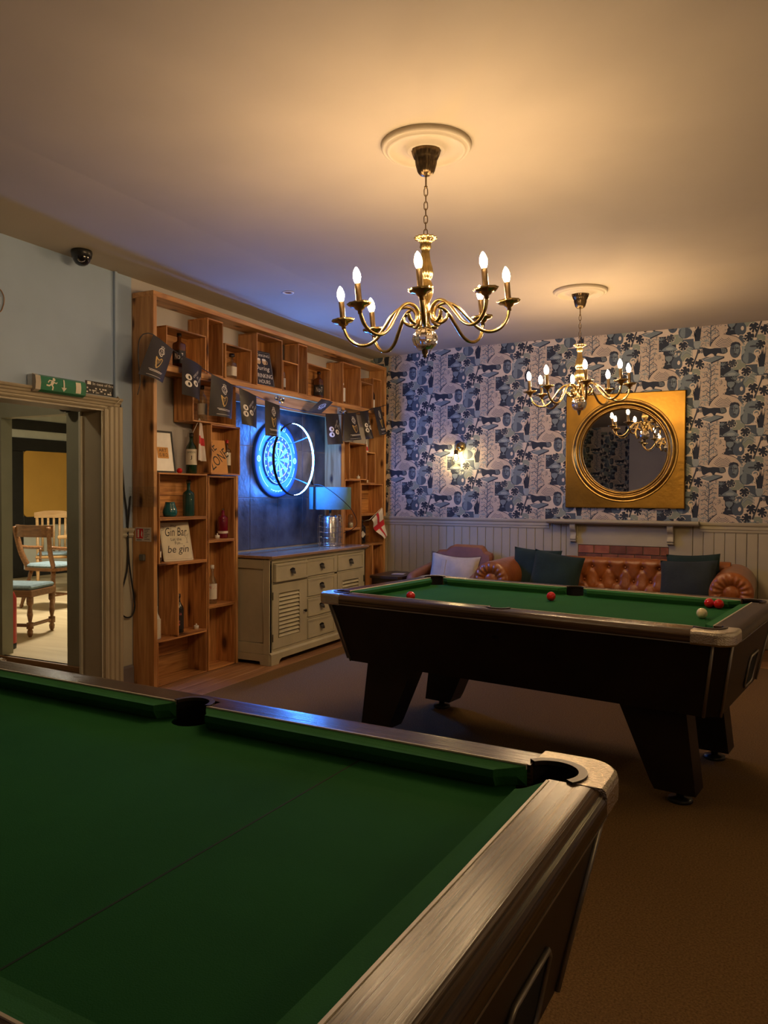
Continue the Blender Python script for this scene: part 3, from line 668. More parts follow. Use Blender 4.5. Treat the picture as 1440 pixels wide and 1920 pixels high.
# ------------------------------------------------------------------ chandeliers
M_bulb = emit('lit_candle_bulb', BULB_COLOR, BULB_POWER)
M_crystal = glass('clear_crystal', (.95, .9, .8), .02, 1.5)
FW = math.radians(26.8128)
def chandelier(label, cx, cy, tilt, phase, grp):
    t = thing('chandelier', label, 'chandelier', (cx, cy, HC), 0, grp)
    Z = lambda z: z-HC
    flute = lambda n, d: (lambda a, r, z: r*(1+d*math.cos(n*a)))
    obj('ceiling_cup', MB().lathe([(.001, Z(2.868)), (.060, Z(2.868)), (.062, Z(2.862)), (.058, Z(2.845)), (.050, Z(2.825)), (.047, Z(2.822)), (.044, Z(2.80)), (.036, Z(2.77)), (.026, Z(2.758)), (.012, Z(2.752)), (.001, Z(2.75))], 48, wave=flute(16, .05)), M_darkbrass, t)
    obj('rod', MB().lathe([(.004, Z(2.755)), (.004, Z(2.71)), (.008, Z(2.706)), (.006, Z(2.70)), (.001, Z(2.698))], 10), M_darkbrass, t)
    # chain links
    z = 2.698; i = 0
    while z > 2.50:
        L = .031; pts = []
        for k in range(16):
            a = 2*PI*k/16; x = .008*math.cos(a); zz = .0125*math.sin(a)+(.006 if math.sin(a) > 0 else -.006); pts.append((x, 0, zz))
        obj('chain_link', MB().tube(pts, .0022, 6, closed=True), M_darkbrass, t, (0, 0, Z(z-.016)), (0, 0, (PI/2)*(i % 2)+.3))
        z -= .030; i += 1
    col = [(.001, 2.49), (.012, 2.488), (.046, 2.484), (.047, 2.478), (.030, 2.470), (.024, 2.462), (.021, 2.452), (.024, 2.440), (.018, 2.432), (.016, 2.42), (.020, 2.385), (.030, 2.345), (.032, 2.325), (.026, 2.305), (.019, 2.296), (.026, 2.287), (.032, 2.268), (.033, 2.25), (.028, 2.225), (.019, 2.205), (.014, 2.19), (.014, 2.165), (.020, 2.16), (.022, 2.15), (.016, 2.14), (.018, 2.10), (.026, 2.09), (.030, 2.082), (.001, 2.08)]
    obj('column', MB().lathe([(r, Z(zz)) for r, zz in col], 96, wave=flute(14, .10)), M_brass, t)
    obj('crystal_ball', MB().lathe([(.018, Z(2.084)), (.040, Z(2.076)), (.054, Z(2.052)), (.056, Z(2.035)), (.048, Z(2.010)), (.032, Z(1.992)), (.001, Z(1.988))], 48, wave=flute(12, .03)), M_crystal, t)
    obj('finial', MB().lathe([(.001, Z(1.992)), (.014, Z(1.990)), (.013, Z(1.975)), (.008, Z(1.968)), (.010, Z(1.960)), (.001, Z(1.953))], 16), M_darkbrass, t)
    # the ring of arms hangs slightly askew
    R = .367
    K = Matrix.Translation((0, 0, Z(2.15))) @ Matrix.Rotation(-tilt, 4, Vector((-math.sin(FW), math.cos(FW), 0))) @ Matrix.Translation((0, 0, -Z(2.15)))
    prof = [(.098, 2.143), (.092, 2.118), (.066, 2.103), (.043, 2.118), (.040, 2.150), (.060, 2.178), (.100, 2.186), (.145, 2.160), (.185, 2.110), (.225, 2.062), (.270, 2.040), (.318, 2.048), (.352, 2.082), (R, 2.128)]
    pts = path3([(r, 0, Z(zz)) for r, zz in prof], 5)
    arm = MB().tube(pts, .0092, 8, flat=.8).mesh('arm', M_brass)
    pan = MB().lathe([(.001, Z(2.118)), (.009, Z(2.120)), (.010, Z(2.134)), (.020, Z(2.140)), (.024, Z(2.149)), (.043, Z(2.153)), (.051, Z(2.164)), (.046, Z(2.163)), (.020, Z(2.157)), (.001, Z(2.157))], 40, wave=lambda a, r, zz: r*(1+.05*math.cos(10*a)*(r > .03)))
    pan = pan.mesh('drip_pan', M_brass)
    cdl = MB().lathe([(.014, Z(2.155)), (.0145, Z(2.158)), (.0125, Z(2.162)), (.0125, Z(2.243)), (.009, Z(2.246)), (.001, Z(2.246))], 20).mesh('candle_tube', M_darkbrass)
    blb = MB().lathe([(.008, Z(2.245)), (.0135, Z(2.256)), (.0165, Z(2.270)), (.0155, Z(2.284)), (.0105, Z(2.299)), (.0045, Z(2.309)), (.0008, Z(2.313))], 14).mesh('bulb', M_bulb)
    for k in range(8):
        a = phase+k*PI/4; A = K @ RZ(a)
        ar = obj('arm', arm, None, t); ar.matrix_local = A
        B = T3(R, 0, 0)
        for nm, me in (('drip_pan', pan), ('candle_tube', cdl), ('bulb', blb)):
            o = obj(nm, me, None, ar); o.matrix_local = B
    # plaster rose is fixed to the ceiling
    return t
def rose(label, cx, cy):
    pr = [(.001, -.019), (.060, -.020), (.075, -.022), (.085, -.019), (.092, -.012), (.125, -.010), (.150, -.012), (.158, -.018), (.166, -.022), (.174, -.020), (.180, -.013), (.186, -.015), (.192, -.016), (.197, -.010), (.200, -.001), (.001, -.0005)]
    obj('ceiling_rose', MB().lathe([(r, z*1.5 if r > .07 else z) for r, z in pr], 72), M_ceil, None, (cx, cy, HC), None, label, 'ceiling rose', 'ceiling roses')
CH1 = (-1.383, 3.13); CH2 = (-1.312, 5.85)
rose('plaster ceiling rose above the nearer, larger looking chandelier', *CH1); rose('plaster ceiling rose above the chandelier in front of the gilt mirror', *CH2)
chandelier('brass eight arm chandelier hanging nearest, large in the upper middle', CH1[0], CH1[1], math.radians(5.5), FW-math.radians(5.6), 'chandeliers')
chandelier('brass eight arm chandelier hanging in front of the gilt mirror', CH2[0], CH2[1], math.radians(4), FW-math.radians(7), 'chandeliers')
# recessed downlight
t = thing('downlight', 'small unlit recessed downlight in the ceiling near the shelving', 'light', (-3.295, 4.891, 2.8735))
obj('bezel', MB().lathe([(.030, -.001), (.031, -.004), (.044, -.005), (.046, -.001)], 28), M_white, t)
obj('lens', MB().lathe([(.001, -.001), (.031, -.001)], 20), M_chrome, t)
# ------------------------------------------------------------------ mirror
def mirror():
    cx, cz = -1.262, 1.774; hw, hh = .545, .542
    t = thing('wall_mirror', 'square antique gilt frame with a round mirror above the mantel', 'mirror', (cx, YB-.004, 1.232))
    M_gilt = plain('antique_gilt', (.25, .135, .02), .38, .88, var=.35, scale=3, bump=.15, bscale=30)
    M_gilt2 = plain('gilt_moulding', (.30, .18, .05), .28, .95, var=.3, scale=9)
    z0 = cz-1.232; n = 64; fr = MB(); Rr = .485
    sq = []
    for i in range(n):
        a = 2*PI*i/n; k = 1/max(abs(math.cos(a)), abs(math.sin(a))); sq.append((hw*math.cos(a)*k, hh*math.sin(a)*k))
    ci = [(Rr*math.cos(2*PI*i/n), Rr*math.sin(2*PI*i/n)) for i in range(n)]
    rings = [[(x, 0, z0+z) for x, z in sq], [(x, -.040, z0+z) for x, z in sq], [(x*.988, -.046, z0+z*.988) for x, z in sq], [(x, -.046, z0+z) for x, z in ci], [(x, -.02, z0+z) for x, z in ci]]
    loft(fr, rings, cap0=False, cap1=False)
    obj('frame', fr, M_gilt, t)
    pr = [(.488, .040), (.488, .050), (.480, .056), (.474, .050), (.468, .050), (.462, .062), (.452, .070), (.440, .072), (.428, .064), (.420, .054), (.414, .054), (.408, .062), (.400, .064), (.392, .056), (.386, .040), (.386, .02)]
    mb = MB().lathe([(r, y) for r, y in pr], 96, M=T3(0, 0, z0) @ RX(PI/2))
    obj('round_moulding', mb, M_gilt2, t)
    g = NT('mirror_glass'); g.b.inputs['Metallic'].default_value = 1; g.b.inputs['Roughness'].default_value = .01
    no = g.n('ShaderNodeTexNoise', i_Scale=3.0); g.l(ramp(g, no.outputs[0], [(.3, (.78, .78, .78)), (.7, (.84, .84, .83))]), g.b.inputs['Base Color'])
    obj('mirror_glass', MB().lathe([(.001, .03), (.389, .03)], 72, M=T3(0, 0, z0) @ RX(PI/2)), g.m, t)
mirror()
# ------------------------------------------------------------------ wall light on the wallpaper
def sconce(label, loc, rz):
    t = thing('wall_light', label, 'wall light', loc, rz, 'brass wall lights')
    obj('wall_plate', MB().lathe([(.001, .045), (.020, .044), (.040, .034), (.050, .018), (.052, 0), (.001, 0)], 32, M=RX(PI/2)), M_brass, t)
    obj('arm', MB().tube(path3([(0, -.04, 0), (-.005, -.075, -.004), (-.012, -.10, -.02), (-.014, -.105, -.045)], 5), .007, 8), M_brass, t)
    obj('lamp_holder', MB().lathe([(.001, -.035), (.016, -.037), (.021, -.045), (.021, -.075), (.023, -.078), (.023, -.085), (.001, -.085)], 20, M=T3(-.014, -.105, 0)), M_darkbrass, t)
    obj('glass_shade', MB().lathe([(.024, -.083), (.034, -.10), (.046, -.135), (.046, -.175), (.036, -.212)], 28, M=T3(-.014, -.105, 0)), thin_glass('shade_glass', (.97, .94, .86), .03), t)
    obj('bulb', MB().lathe([(.007, -.085), (.013, -.10), (.016, -.120), (.013, -.138), (.001, -.148)], 14, M=T3(-.014, -.105, 0)), emit('wall_lamp_bulb', (1.0, .70, .30), 420.0), t)
sconce('brass wall light with a glowing glass bulb on the wallpaper', (-2.915, YB-.006, 1.85), 0)
sconce('added unseen brass wall light on the right hand wall beside the far pool table', (XR, 5.0, 1.85), -PI/2)  # added out of view to lift the dim carpet and ceiling
sconce('added unseen brass wall light on the right hand wall beside the near pool table', (XR, 1.2, 1.85), -PI/2)  # second added fill light, also out of view
# ------------------------------------------------------------------ mantel shelf and fireplace
YP = YB
fp = struct('fireplace_surround', MB().box(XB0+.002, -1.685, YP-.02, YP, 0, 1.07, bev=.003).box(-.85, XB1-.002, YP-.02, YP, 0, 1.07, bev=.003).box(-1.685, -.85, YP-.02, YP, .872, 1.07, bev=.003), M_panel)
M_brick = wood('fire_brick', (.17, .045, .022), (.30, .10, .045), .6, (6, 6, 6), var=.4)
M_mortar = plain('mortar', (.16, .12, .09), .95)
obj('mortar_bed', MB().box(-1.685, -.85, YP-.006, YP-.001, 0, .872), M_mortar, fp)
bh = .0815
for r in range(8):
    z1 = .868-r*bh; z0 = z1-bh+.008
    if z0 < .2: break
    x = -1.685-(.075 if r % 2 else 0)
    while x < -.85:
        a, b = max(x, -1.684), min(x+.148, -.851)
        if b-a > .02: plank('brick', b-a-.004, z1-z0, .012, M_brick, fp, T3((a+b)/2, YP-.010+random.uniform(-.001, .001), (z0+z1)/2) @ RX(PI/2))
        x += .152
t = thing('mantel_shelf', 'cream painted mantel shelf on two scroll corbels under the mirror', 'mantel shelf', (-1.279, YB-.02, 0))
obj('shelf', MB().prism([(0, 1.075), (-.10, 1.075), (-.115, 1.085), (-.13, 1.09), (-.135, 1.10), (-.135, 1.113), (-.13, 1.117), (0.0, 1.117)], -.69, .69, 'x'), M_panel, t)
cb = [(0, 1.074), (-.085, 1.074), (-.09, 1.05), (-.075, 1.02), (-.05, .995), (-.042, .97), (-.05, .95), (-.058, .935), (-.05, .915), (-.03, .905), (0, .905)]
for x in (-.445, .445):
    c = obj('corbel', MB().prism(smooth2d(cb, 3), x-.026, x+.026, 'x'), M_panel, t)
    for k in (0, 1): obj('corbel_bead', MB().box(x-.030, x+.030, -.062, 0, .925-.022*k, .935-.022*k, bev=.003), M_panel, c)
# ------------------------------------------------------------------ chesterfield sofa
M_leather = plain('tan_leather', (.30, .095, .024), .30, var=.30, scale=3.2, bump=.25, bscale=24, coat=.2)
def cushion(name, W, H, D, mat, label, loc, rot, cat='cushion', grp=None, sag=0, pipe=None):
    t = None
    def fn(s):
        def g(u, v):
            x, y = u*2-1, v*2-1
            e = (1-abs(x)**2.6)*(1-abs(y)**2.6); z = D/2*max(0, e)**.55*s
            pin = 1-.07*(1-x*x)*(abs(y)**3) ; pin2 = 1-.07*(1-y*y)*(abs(x)**3)
            wr = .006*math.sin(5*x+3*y)*max(0, e)*s
            return (x*W/2*pin2, (z+wr), y*H/2*pin+sag*(1-x*x)*max(0, y))
        return g
    mb = MB().grid(fn(-1), 18, 18); mb.grid(fn(1), 18, 18)
    o = obj(name, mb, mat, None, loc, rot, label, cat, grp)
    if pipe:
        edge = []
        for i in range(73):
            k = i/18; sd = int(k) % 4; f = k-int(k); u, v = ((f, 0), (1, f), (1-f, 1), (0, 1-f))[sd]; edge.append(fn(1)(u, v))
        obj('piping', MB().tube(edge[:-1], .004, 6, closed=True), pipe, o)
    return o
def sofa():
    x0, x1 = -2.42, -.115; t = thing('chesterfield_sofa', 'tan leather button tufted chesterfield sofa below the mirror', 'sofa', ((x0+x1)/2, 7.05, 0))
    W = (x1-x0); h = W/2; ar = .165
    obj('base', MB().box(-h+.09, h-.09, -.40, .40, .10, .30, bev=.03), M_leather, t)
    for k in range(3):
        L = (W-.56)/3; a = -h+.28+k*L
        obj('seat_cushion', MB().box(a+.003, a+L-.003, -.46, .22, .30, .45, bev=.035), M_leather, t)
    # tufted back: profile from seat up and over the roll
    prof = [(.16, .40), (.17, .48), (.185, .56), (.195, .63), (.185, .69), (.185, .735), (.21, .765), (.255, .778), (.30, .765), (.335, .73), (.345, .66), (.35, .5), (.35, .12)]
    pp = [Vector((p[0], p[1])) for p in prof]
    ln = [0]
    for i in range(1, len(pp)): ln.append(ln[-1]+(pp[i]-pp[i-1]).length)
    sp = smooth2d(prof, 6, False)
    L2 = [0]
    for i in range(1, len(sp)): L2.append(L2[-1]+(Vector(sp[i])-Vector(sp[i-1])).length)
    def at(s):
        for i in range(1, len(sp)):
            if L2[i] >= s or i == len(sp)-1:
                f = (s-L2[i-1])/max(1e-9, L2[i]-L2[i-1]); p = Vector(sp[i-1]).lerp(Vector(sp[i]), f); d = (Vector(sp[i])-Vector(sp[i-1])).normalized(); return p, Vector((-d.y, d.x))
    bw = h-.20; px = .148; nx = int(2*bw/px)
    def tuft(x, s):
        # diamond lattice: rows at s=.10,.235 ; returns inward depth
        d = 0
        rows = ((.06, .5), (.175, 0), (.29, .5))
        for rs, of in rows:
            q = (x/px-of); fx = (q-round(q))*px; r2 = fx*fx+(s-rs)**2; d += .034*math.exp(-r2/(2*.020**2))
        for i in range(len(rows)-1):
            ra, oa = rows[i]; rb, ob = rows[i+1]
            if ra <= s <= rb:
                f = (s-ra)/(rb-ra)
                for sg in (-1, 1):
                    c = (oa+sg*.5*f); q = x/px-c; fx = (q-round(q))*px; d += .010*math.exp(-(fx/.010)**2)
        if s > .29:
            q = x/px-.5; fx = (q-round(q))*px; d += .010*math.exp(-(fx/.010)**2)*max(0, 1-(s-.29)/.22)
        return d
    SM = L2[-1]
    def fn(u, v):
        x = -bw+2*bw*u; s = SM*v; p, nrm = at(s); d = tuft(x, s) if s < .55 else 0
        return (x, p.x-nrm.x*d, p.y-nrm.y*d)
    # normal points to the front (towards -y); inward depth moves +y
    obj('tufted_back', MB().grid(lambda u, v: fn(u, v), 200, 96), M_leather, t)
    for rs, of in ((.06, .5), (.175, 0), (.29, .5)):
        p, nrm = at(rs)
        for k in range(-8, 9):
            x = (k+of)*px
            if abs(x) < bw-.02: obj('button', MB().sphere((x, p.x-nrm.x*.030, p.y-nrm.y*.030), .011, 8), M_leather, t)
    # rolled arms
    for s in (-1, 1):
        cx = s*(h-ar); cz = .585
        out = [(cx+ar*math.cos(a), cz+ar*math.sin(a)) for a in [PI*1.25-PI*1.5*i/24 if s > 0 else -PI*.25+PI*1.5*i/24 for i in range(25)]]
        # outline: roll on top of a slimmer arm panel
        ol = [(cx-.09, .12), (cx-.09, .46)]+[(cx+ar*math.cos(a), cz+ar*math.sin(a)) for a in [PI+.65-(PI+1.3)*i/28 for i in range(29)]]+[(cx+.09, .46), (cx+.09, .12)]
        def rg(y, d): return [(cx+(x-cx)*d, y, cz+(z-cz)*d if z > .2 else z) for x, z in ol]
        mb = loft(MB(), [rg(.40, 1), rg(-.38, 1.0), rg(-.425, .985), rg(-.445, .95), rg(-.452, .90)], smooth=True)
        a = obj('arm', mb, M_leather, t)
        # pleated scroll front
        wv = lambda th, r, z: r*(1+.0*th)
        def scroll(u, v):
            th = 2*PI*u; r = ar*(.38+.60*v); d = .026*math.sin(PI*min(1, v*1.0))**.8+.006*math.sin(th*17)*math.sin(PI*v)*(1-v*.5)
            return (cx+r*math.cos(th), -.452-d, cz+r*math.sin(th))
        obj('pleated_scroll', MB().grid(scroll, 140, 10, wrapu=True), M_leather, a)
        obj('scroll_button', MB().lathe([(.001, .022), (.03, .020), (.052, .012), (.066, -.004)], 24, M=T3(cx, -.452, cz) @ RX(PI/2)), M_leather, a)
    for x in (-h+.18, h-.18):
        for y in (-.36, .34): obj('bun_foot', MB().lathe([(.028, 0), (.042, .03), (.045, .06), (.034, .10), (.001, .10)], 16, M=T3(x, y, 0)), M_oldwood, t)
sofa()
M_velvet = plain('dark_green_velvet', (.014, .030, .029), .85, var=.25, scale=6, bump=.2, bscale=50, sheen=.06, spec=.2)
M_velvet2 = plain('dark_teal_grey_velvet', (.024, .033, .038), .85, var=.2, scale=6, bump=.2, bscale=50, sheen=.06, spec=.2)
G = 'dark cushions on the chesterfield'
cushion('cushion', .46, .42, .16, M_velvet, 'dark green cushion furthest left on the sofa, partly covered', (-1.985, 7.10, .64), (math.radians(-14), math.radians(3), 0), grp=G)
cushion('cushion', .46, .42, .17, M_velvet, 'dark green cushion leaning in front at the left of the sofa', (-1.765, 6.99, .62), (math.radians(-22), math.radians(9), math.radians(8)), grp=G)
cushion('cushion', .44, .42, .14, M_velvet, 'dark green cushion at the back on the right of the sofa', (-.60, 7.12, .64), (math.radians(-12), math.radians(-3), 0), grp=G)
cushion('cushion', .47, .42, .17, M_velvet2, 'slate grey cushion in front on the right of the sofa', (-.635, 6.98, .605), (math.radians(-24), math.radians(-3), math.radians(-6)), grp=G)
# ------------------------------------------------------------------ armchair in the corner
def armchair():
    M_up = plain('brown_upholstery', (.20, .075, .035), .6, var=.15, scale=8, bump=.2, bscale=120)
    t = thing('armchair', 'brown upholstered armchair with a stepped back in the corner', 'armchair', (-2.775, 7.06, 0))
    obj('seat', MB().box(-.30, .30, -.38, .24, .24, .42, bev=.05), M_up, t)
    # stepped back
    bk = [(-.30, .25), (.30, .25), (.30, .74), (.29, .765), (.235, .785), (.20, .83), (.17, .842), (-.10, .845), (-.15, .825), (-.19, .79), (-.27, .785), (-.30, .755)]
    o1 = [(x, .16+(z-.25)*.22, z) for x, z in bk]; o2 = [(x*1.0, .11+(z-.25)*.22, z) for x, z in bk]; o3 = [(x*.94, .08+(z-.25)*.22, .25+(z-.25)*.965) for x, z in bk]; o4 = [(x*.97, .20+(z-.25)*.22, .25+(z-.25)*.975) for x, z in bk]
    obj('backrest', loft(MB(), [o3, o2, o1, o4]), M_up, t)
    for s in (-1, 1):
        pts = path3([(s*.27, .22, .66), (s*.29, .05, .625), (s*.305, -.18, .585), (s*.312, -.34, .555), (s*.312, -.375, .52)], 5)
        a = obj('armrest', MB().tube(pts, [.035+.012*min(1, i/10) for i in range(len(pts))], 14), M_up, t)
        obj('arm_panel', MB().prism([(.22, .3), (-.34, .3), (-.34, .53), (.2, .63)], s*.315-.02, s*.315+.02, 'x'), M_up, a)
    for x in (-.27, .27):
        for y in (-.33, .24): obj('leg', MB().lathe([(.016, 0), (.024, .24), (.001, .24)], 10, M=T3(x, y, 0)), M_oldwood, t)
armchair()
M_linen = plain('beige_linen', (.44, .38, .30), .9, var=.12, scale=10, bump=.35, bscale=160)
c = cushion('cushion', .50, .36, .17, M_linen, 'beige linen cushion with dark piping and buttons on the armchair', (-2.755, 6.96, .60), (math.radians(-16), math.radians(4), math.radians(4)), pipe=plain('dark_brown_cord', (.06, .025, .015), .7), sag=-.02)
for k in range(3): obj('button', MB().lathe([(.001, .004), (.008, .004), (.010, 0)], 12, M=T3(-.09, -.075+.004*k, .07-.075*k) @ RX(PI/2)), M_darkbrass, c)
obj('button_placket', MB().box(-.112, -.068, -.0835, -.078, -.10, .10, bev=.002), M_linen, c)
# small dark side table with a coaster
M_darktable = wood('very_dark_wood', (.020, .010, .008), (.05, .026, .018), .3, var=0)
t = thing('side_table', 'low dark wood side table between shelving and armchair', 'table', (-3.335, 6.86, 0))
top = [(x*.175, y*.26) for x, y in [(-1, -.85), (-.85, -1), (.85, -1), (1, -.85), (1, .85), (.85, 1), (-.85, 1), (-1, .85)]]
obj('tabletop', MB().prism(top, .535, .56, 'z'), M_darktable, t); obj('apron', MB().prism([(x*.92, y*.92) for x, y in top], .47, .535, 'z'), M_darktable, t)
for x in (-.13, .13):
    for y in (-.19, .19): obj('leg', MB().box(x-.02, x+.02, y-.02, y+.02, 0, .47, bev=.004), M_darktable, t)
obj('beer_mat', MB().box(-.06, .06, -.05, .05, 0, .004, bev=.001), plain('pale_card', (.42, .36, .33), .8), None, (-3.30, 6.86, .5605), (0, 0, .2), 'pale square beer mat on the low dark side table', 'beer mat')
# ------------------------------------------------------------------ pine shelving frame
def basis(o, ex, ey, ez):
    return Matrix(((ex[0], ey[0], ez[0], o[0]), (ex[1], ey[1], ez[1], o[1]), (ex[2], ey[2], ez[2], o[2]), (0, 0, 0, 1)))
def upright(o): return basis(o, (0, 0, 1), (1, 0, 0), (0, 1, 0))     # grain vertical, width in x
def level(o): return basis(o, (0, 1, 0), (-1, 0, 0), (0, 0, 1))       # grain along y, width in x
SD = .195; XM = XS-SD/2
sh = thing('shelving_frame', 'tall pine plank frame around the dartboard wall holding wooden crates', 'shelving', (XS-.1, 5.77, 0))
def S3(x, y, z): return (x-(XS-.1), y-5.77, z)
HT = 2.737; TH = .037
plank('left_post', HT-TH, SD, .034, M_pine, sh, upright(S3(XM, 4.012, (HT-TH)/2)), bev=.003)
plank('right_post', HT-TH, SD, .040, M_pine, sh, upright(S3(XM, 7.525, (HT-TH)/2)), bev=.003)
plank('top_beam', 3.552, SD, TH, M_pine, sh, level(S3(XM, 5.771, HT-TH/2)), bev=.003)
plank('shelf_beam', 3.474, SD, .038, M_pine, sh, level(S3(XM, 5.767, 2.224)), bev=.003)
plank('inner_post', 1.492, SD, .028, M_pine, sh, upright(S3(XM, 4.916, .746)), bev=.003)
plank('inner_post', 2.204, SD, .062, M_pine, sh, upright(S3(XM, 6.60, 1.102)), bev=.003)
plank('fascia_board', 1.66, .115, .02, M_pine, sh, basis(S3(XS-.06, 5.74, 2.146), (0, 1, 0), (0, 0, 1), (1, 0, 0)), bev=.002)
# ------------------------------------------------------------------ crates
CT = .011
def crate(label, y0, y1, z0, z1, depth=.182, xf=XS-.006):
    t = thing('wooden_crate', label, 'crate', (xf-depth/2, (y0+y1)/2, z0), 0, 'wine crates in the pine shelving')
    w_, h_ = y1-y0, z1-z0
    for nm, z in (('bottom_panel', CT/2), ('top_panel', h_-CT/2)): plank(nm, w_, depth, CT, M_crate, t, level((0, 0, z)))
    for s in (-1, 1): plank('side_panel', h_-2*CT, depth, CT, M_crate, t, upright((0, s*(w_/2-CT/2), h_/2)))
    if w_ >= h_:
        n = 2 if h_ < .36 else 3; bh_ = (h_-2*CT)/n
        for k in range(n): plank('back_board', w_-2*CT, bh_-.002, .007, M_crate, t, basis((-depth/2+.004, 0, CT+bh_*(k+.5)), (0, 1, 0), (0, 0, 1), (1, 0, 0)))
    else:
        n = 2; bw_ = (w_-2*CT)/n
        for k in range(n): plank('back_board', h_-2*CT, bw_-.002, .007, M_crate, t, basis((-depth/2+.004, -w_/2+CT+bw_*(k+.5), h_/2), (0, 0, 1), (0, -1, 0), (1, 0, 0)))
    return t
ZU = 2.2435
for lab, y0, y1, zt, dp in (
    ('low crate with a dark whiskey bottle, first on the upper shelf from the left', 4.126, 4.552, 2.525, .182),
    ('tall narrow empty crate second on the upper shelf from the left', 4.566, 4.750, 2.669, .19),
    ('small crate holding a square clear bottle on the upper shelf', 4.776, 5.111, 2.516, .165),
    ('tall crate holding the black drinking hours sign on the upper shelf', 5.182, 5.553, 2.674, .19),
    ('small crate with a clear bottle just right of the drinking hours sign', 5.560, 5.800, 2.507, .18),
    ('tall narrow crate in the middle of the upper shelf', 5.803, 5.950, 2.695, .15),
    ('wide crate holding the black labelled square bottle on the upper shelf', 5.956, 6.363, 2.545, .15),
    ('tall crate with a small white bottle right of the middle of the upper shelf', 6.598, 6.966, 2.655, .19),
    ('low empty crate near the right end of the upper shelf', 6.973, 7.232, 2.514, .16),
    ('narrow crate with a white labelled bottle at the right end of the upper shelf', 7.238, 7.432, 2.585, .17)):
    crate(lab, y0, y1, ZU, zt, dp)
for lab, y0, y1, z0, z1 in (
    ('crate tucked under the upper shelf behind the third bunting flag', 4.40, 4.91, 1.879, 2.204),
    ('crate holding the orange game zone sign and a vodka bottle', 4.606, 4.962, 1.4955, 1.878),
    ('crate holding the teal vase and green bottle', 4.052, 4.563, 1.1705, 1.4945),
    ('crate holding the white gin bar sign', 4.052, 4.563, .8455, 1.1695),
    ('standing crate holding a black bottle and a tealight', 4.240, 4.563, .3195, .8445),
    ('empty crate on the floor beside the left post', 4.035, 4.557, .001, .3185),
    ('standing crate holding the dark red gin bottle', 4.575, 4.895, .9875, 1.484),
    ('standing crate holding the clear white labelled bottle', 4.575, 4.895, .4855, .9865),
    ('empty standing crate on the floor left of the sideboard', 4.575, 4.895, .001, .4845),
    ('crate with small bottle below the right hand bunting flags', 6.733, 7.098, 1.4965, 1.874),
    ('small crate beside the right post with a white cone on it', 7.104, 7.302, 1.463, 1.794),
    ('standing crate with a stack of glass candles beside the lamp', 6.649, 6.979, .9965, 1.4955),
    ('empty crate beside the right post above the larger flag', 6.986, 7.484, 1.137, 1.461),
    ('crate beside the right post holding a black bottle and flag', 6.990, 7.500, .817, 1.136),
    ('standing crate half hidden behind the sideboard corner', 6.649, 6.979, .498, .9955),
    ('standing crate on the floor behind the sideboard end', 6.649, 6.979, .001, .497),
    ('left one of two tall crates under the larger flag', 6.990, 7.243, .324, .816),
    ('right one of two tall crates under the larger flag', 7.247, 7.500, .324, .816),
    ('crate on the floor in the corner behind the side table', 6.990, 7.500, .001, .323)):
    crate(lab, y0, y1, z0, z1)
# ------------------------------------------------------------------ bottles and small things on the shelves
G_clear = thin_glass('clear_glass', (.80, .83, .78), .14); G_dkgreen = plain('dark_green_bottle', (.008, .03, .012), .08, coat=.6)
B_black = plain('black_bottle', (.010, .009, .010), .10, coat=.6); B_red = plain('dark_red_gin', (.16, .006, .022), .08, coat=.6); B_teal = plain('teal_bottle_glass', (.012, .055, .050), .1, coat=.6)
B_amber = plain('whiskey_amber', (.10, .032, .008), .08, coat=.6); B_white = plain('white_bottle', (.72, .70, .64), .3)
L_cream = plain('cream_label', (.66, .60, .48), .7); L_black = plain('black_label', (.015, .014, .014), .6); L_grey = plain('grey_label', (.40, .40, .38), .7)
SHAPES = {
 'round': [(.92, 0), (1, .02), (1, .60), (.88, .67), (.48, .76), (.36, .80), (.34, .93)],
 'shoulder': [(.92, 0), (1, .02), (1, .66), (.93, .71), (.45, .76), (.34, .79), (.33, .93)],
 'squat': [(.94, 0), (1, .03), (1, .58), (.92, .64), (.40, .70), (.30, .73), (.30, .90)],
 'long': [(.92, 0), (1, .02), (1, .52), (.86, .60), (.42, .72), (.34, .78), (.32, .95)],
 'taper': [(.90, 0), (1, .03), (.96, .55), (.72, .68), (.42, .78), (.36, .84), (.34, .94)]}
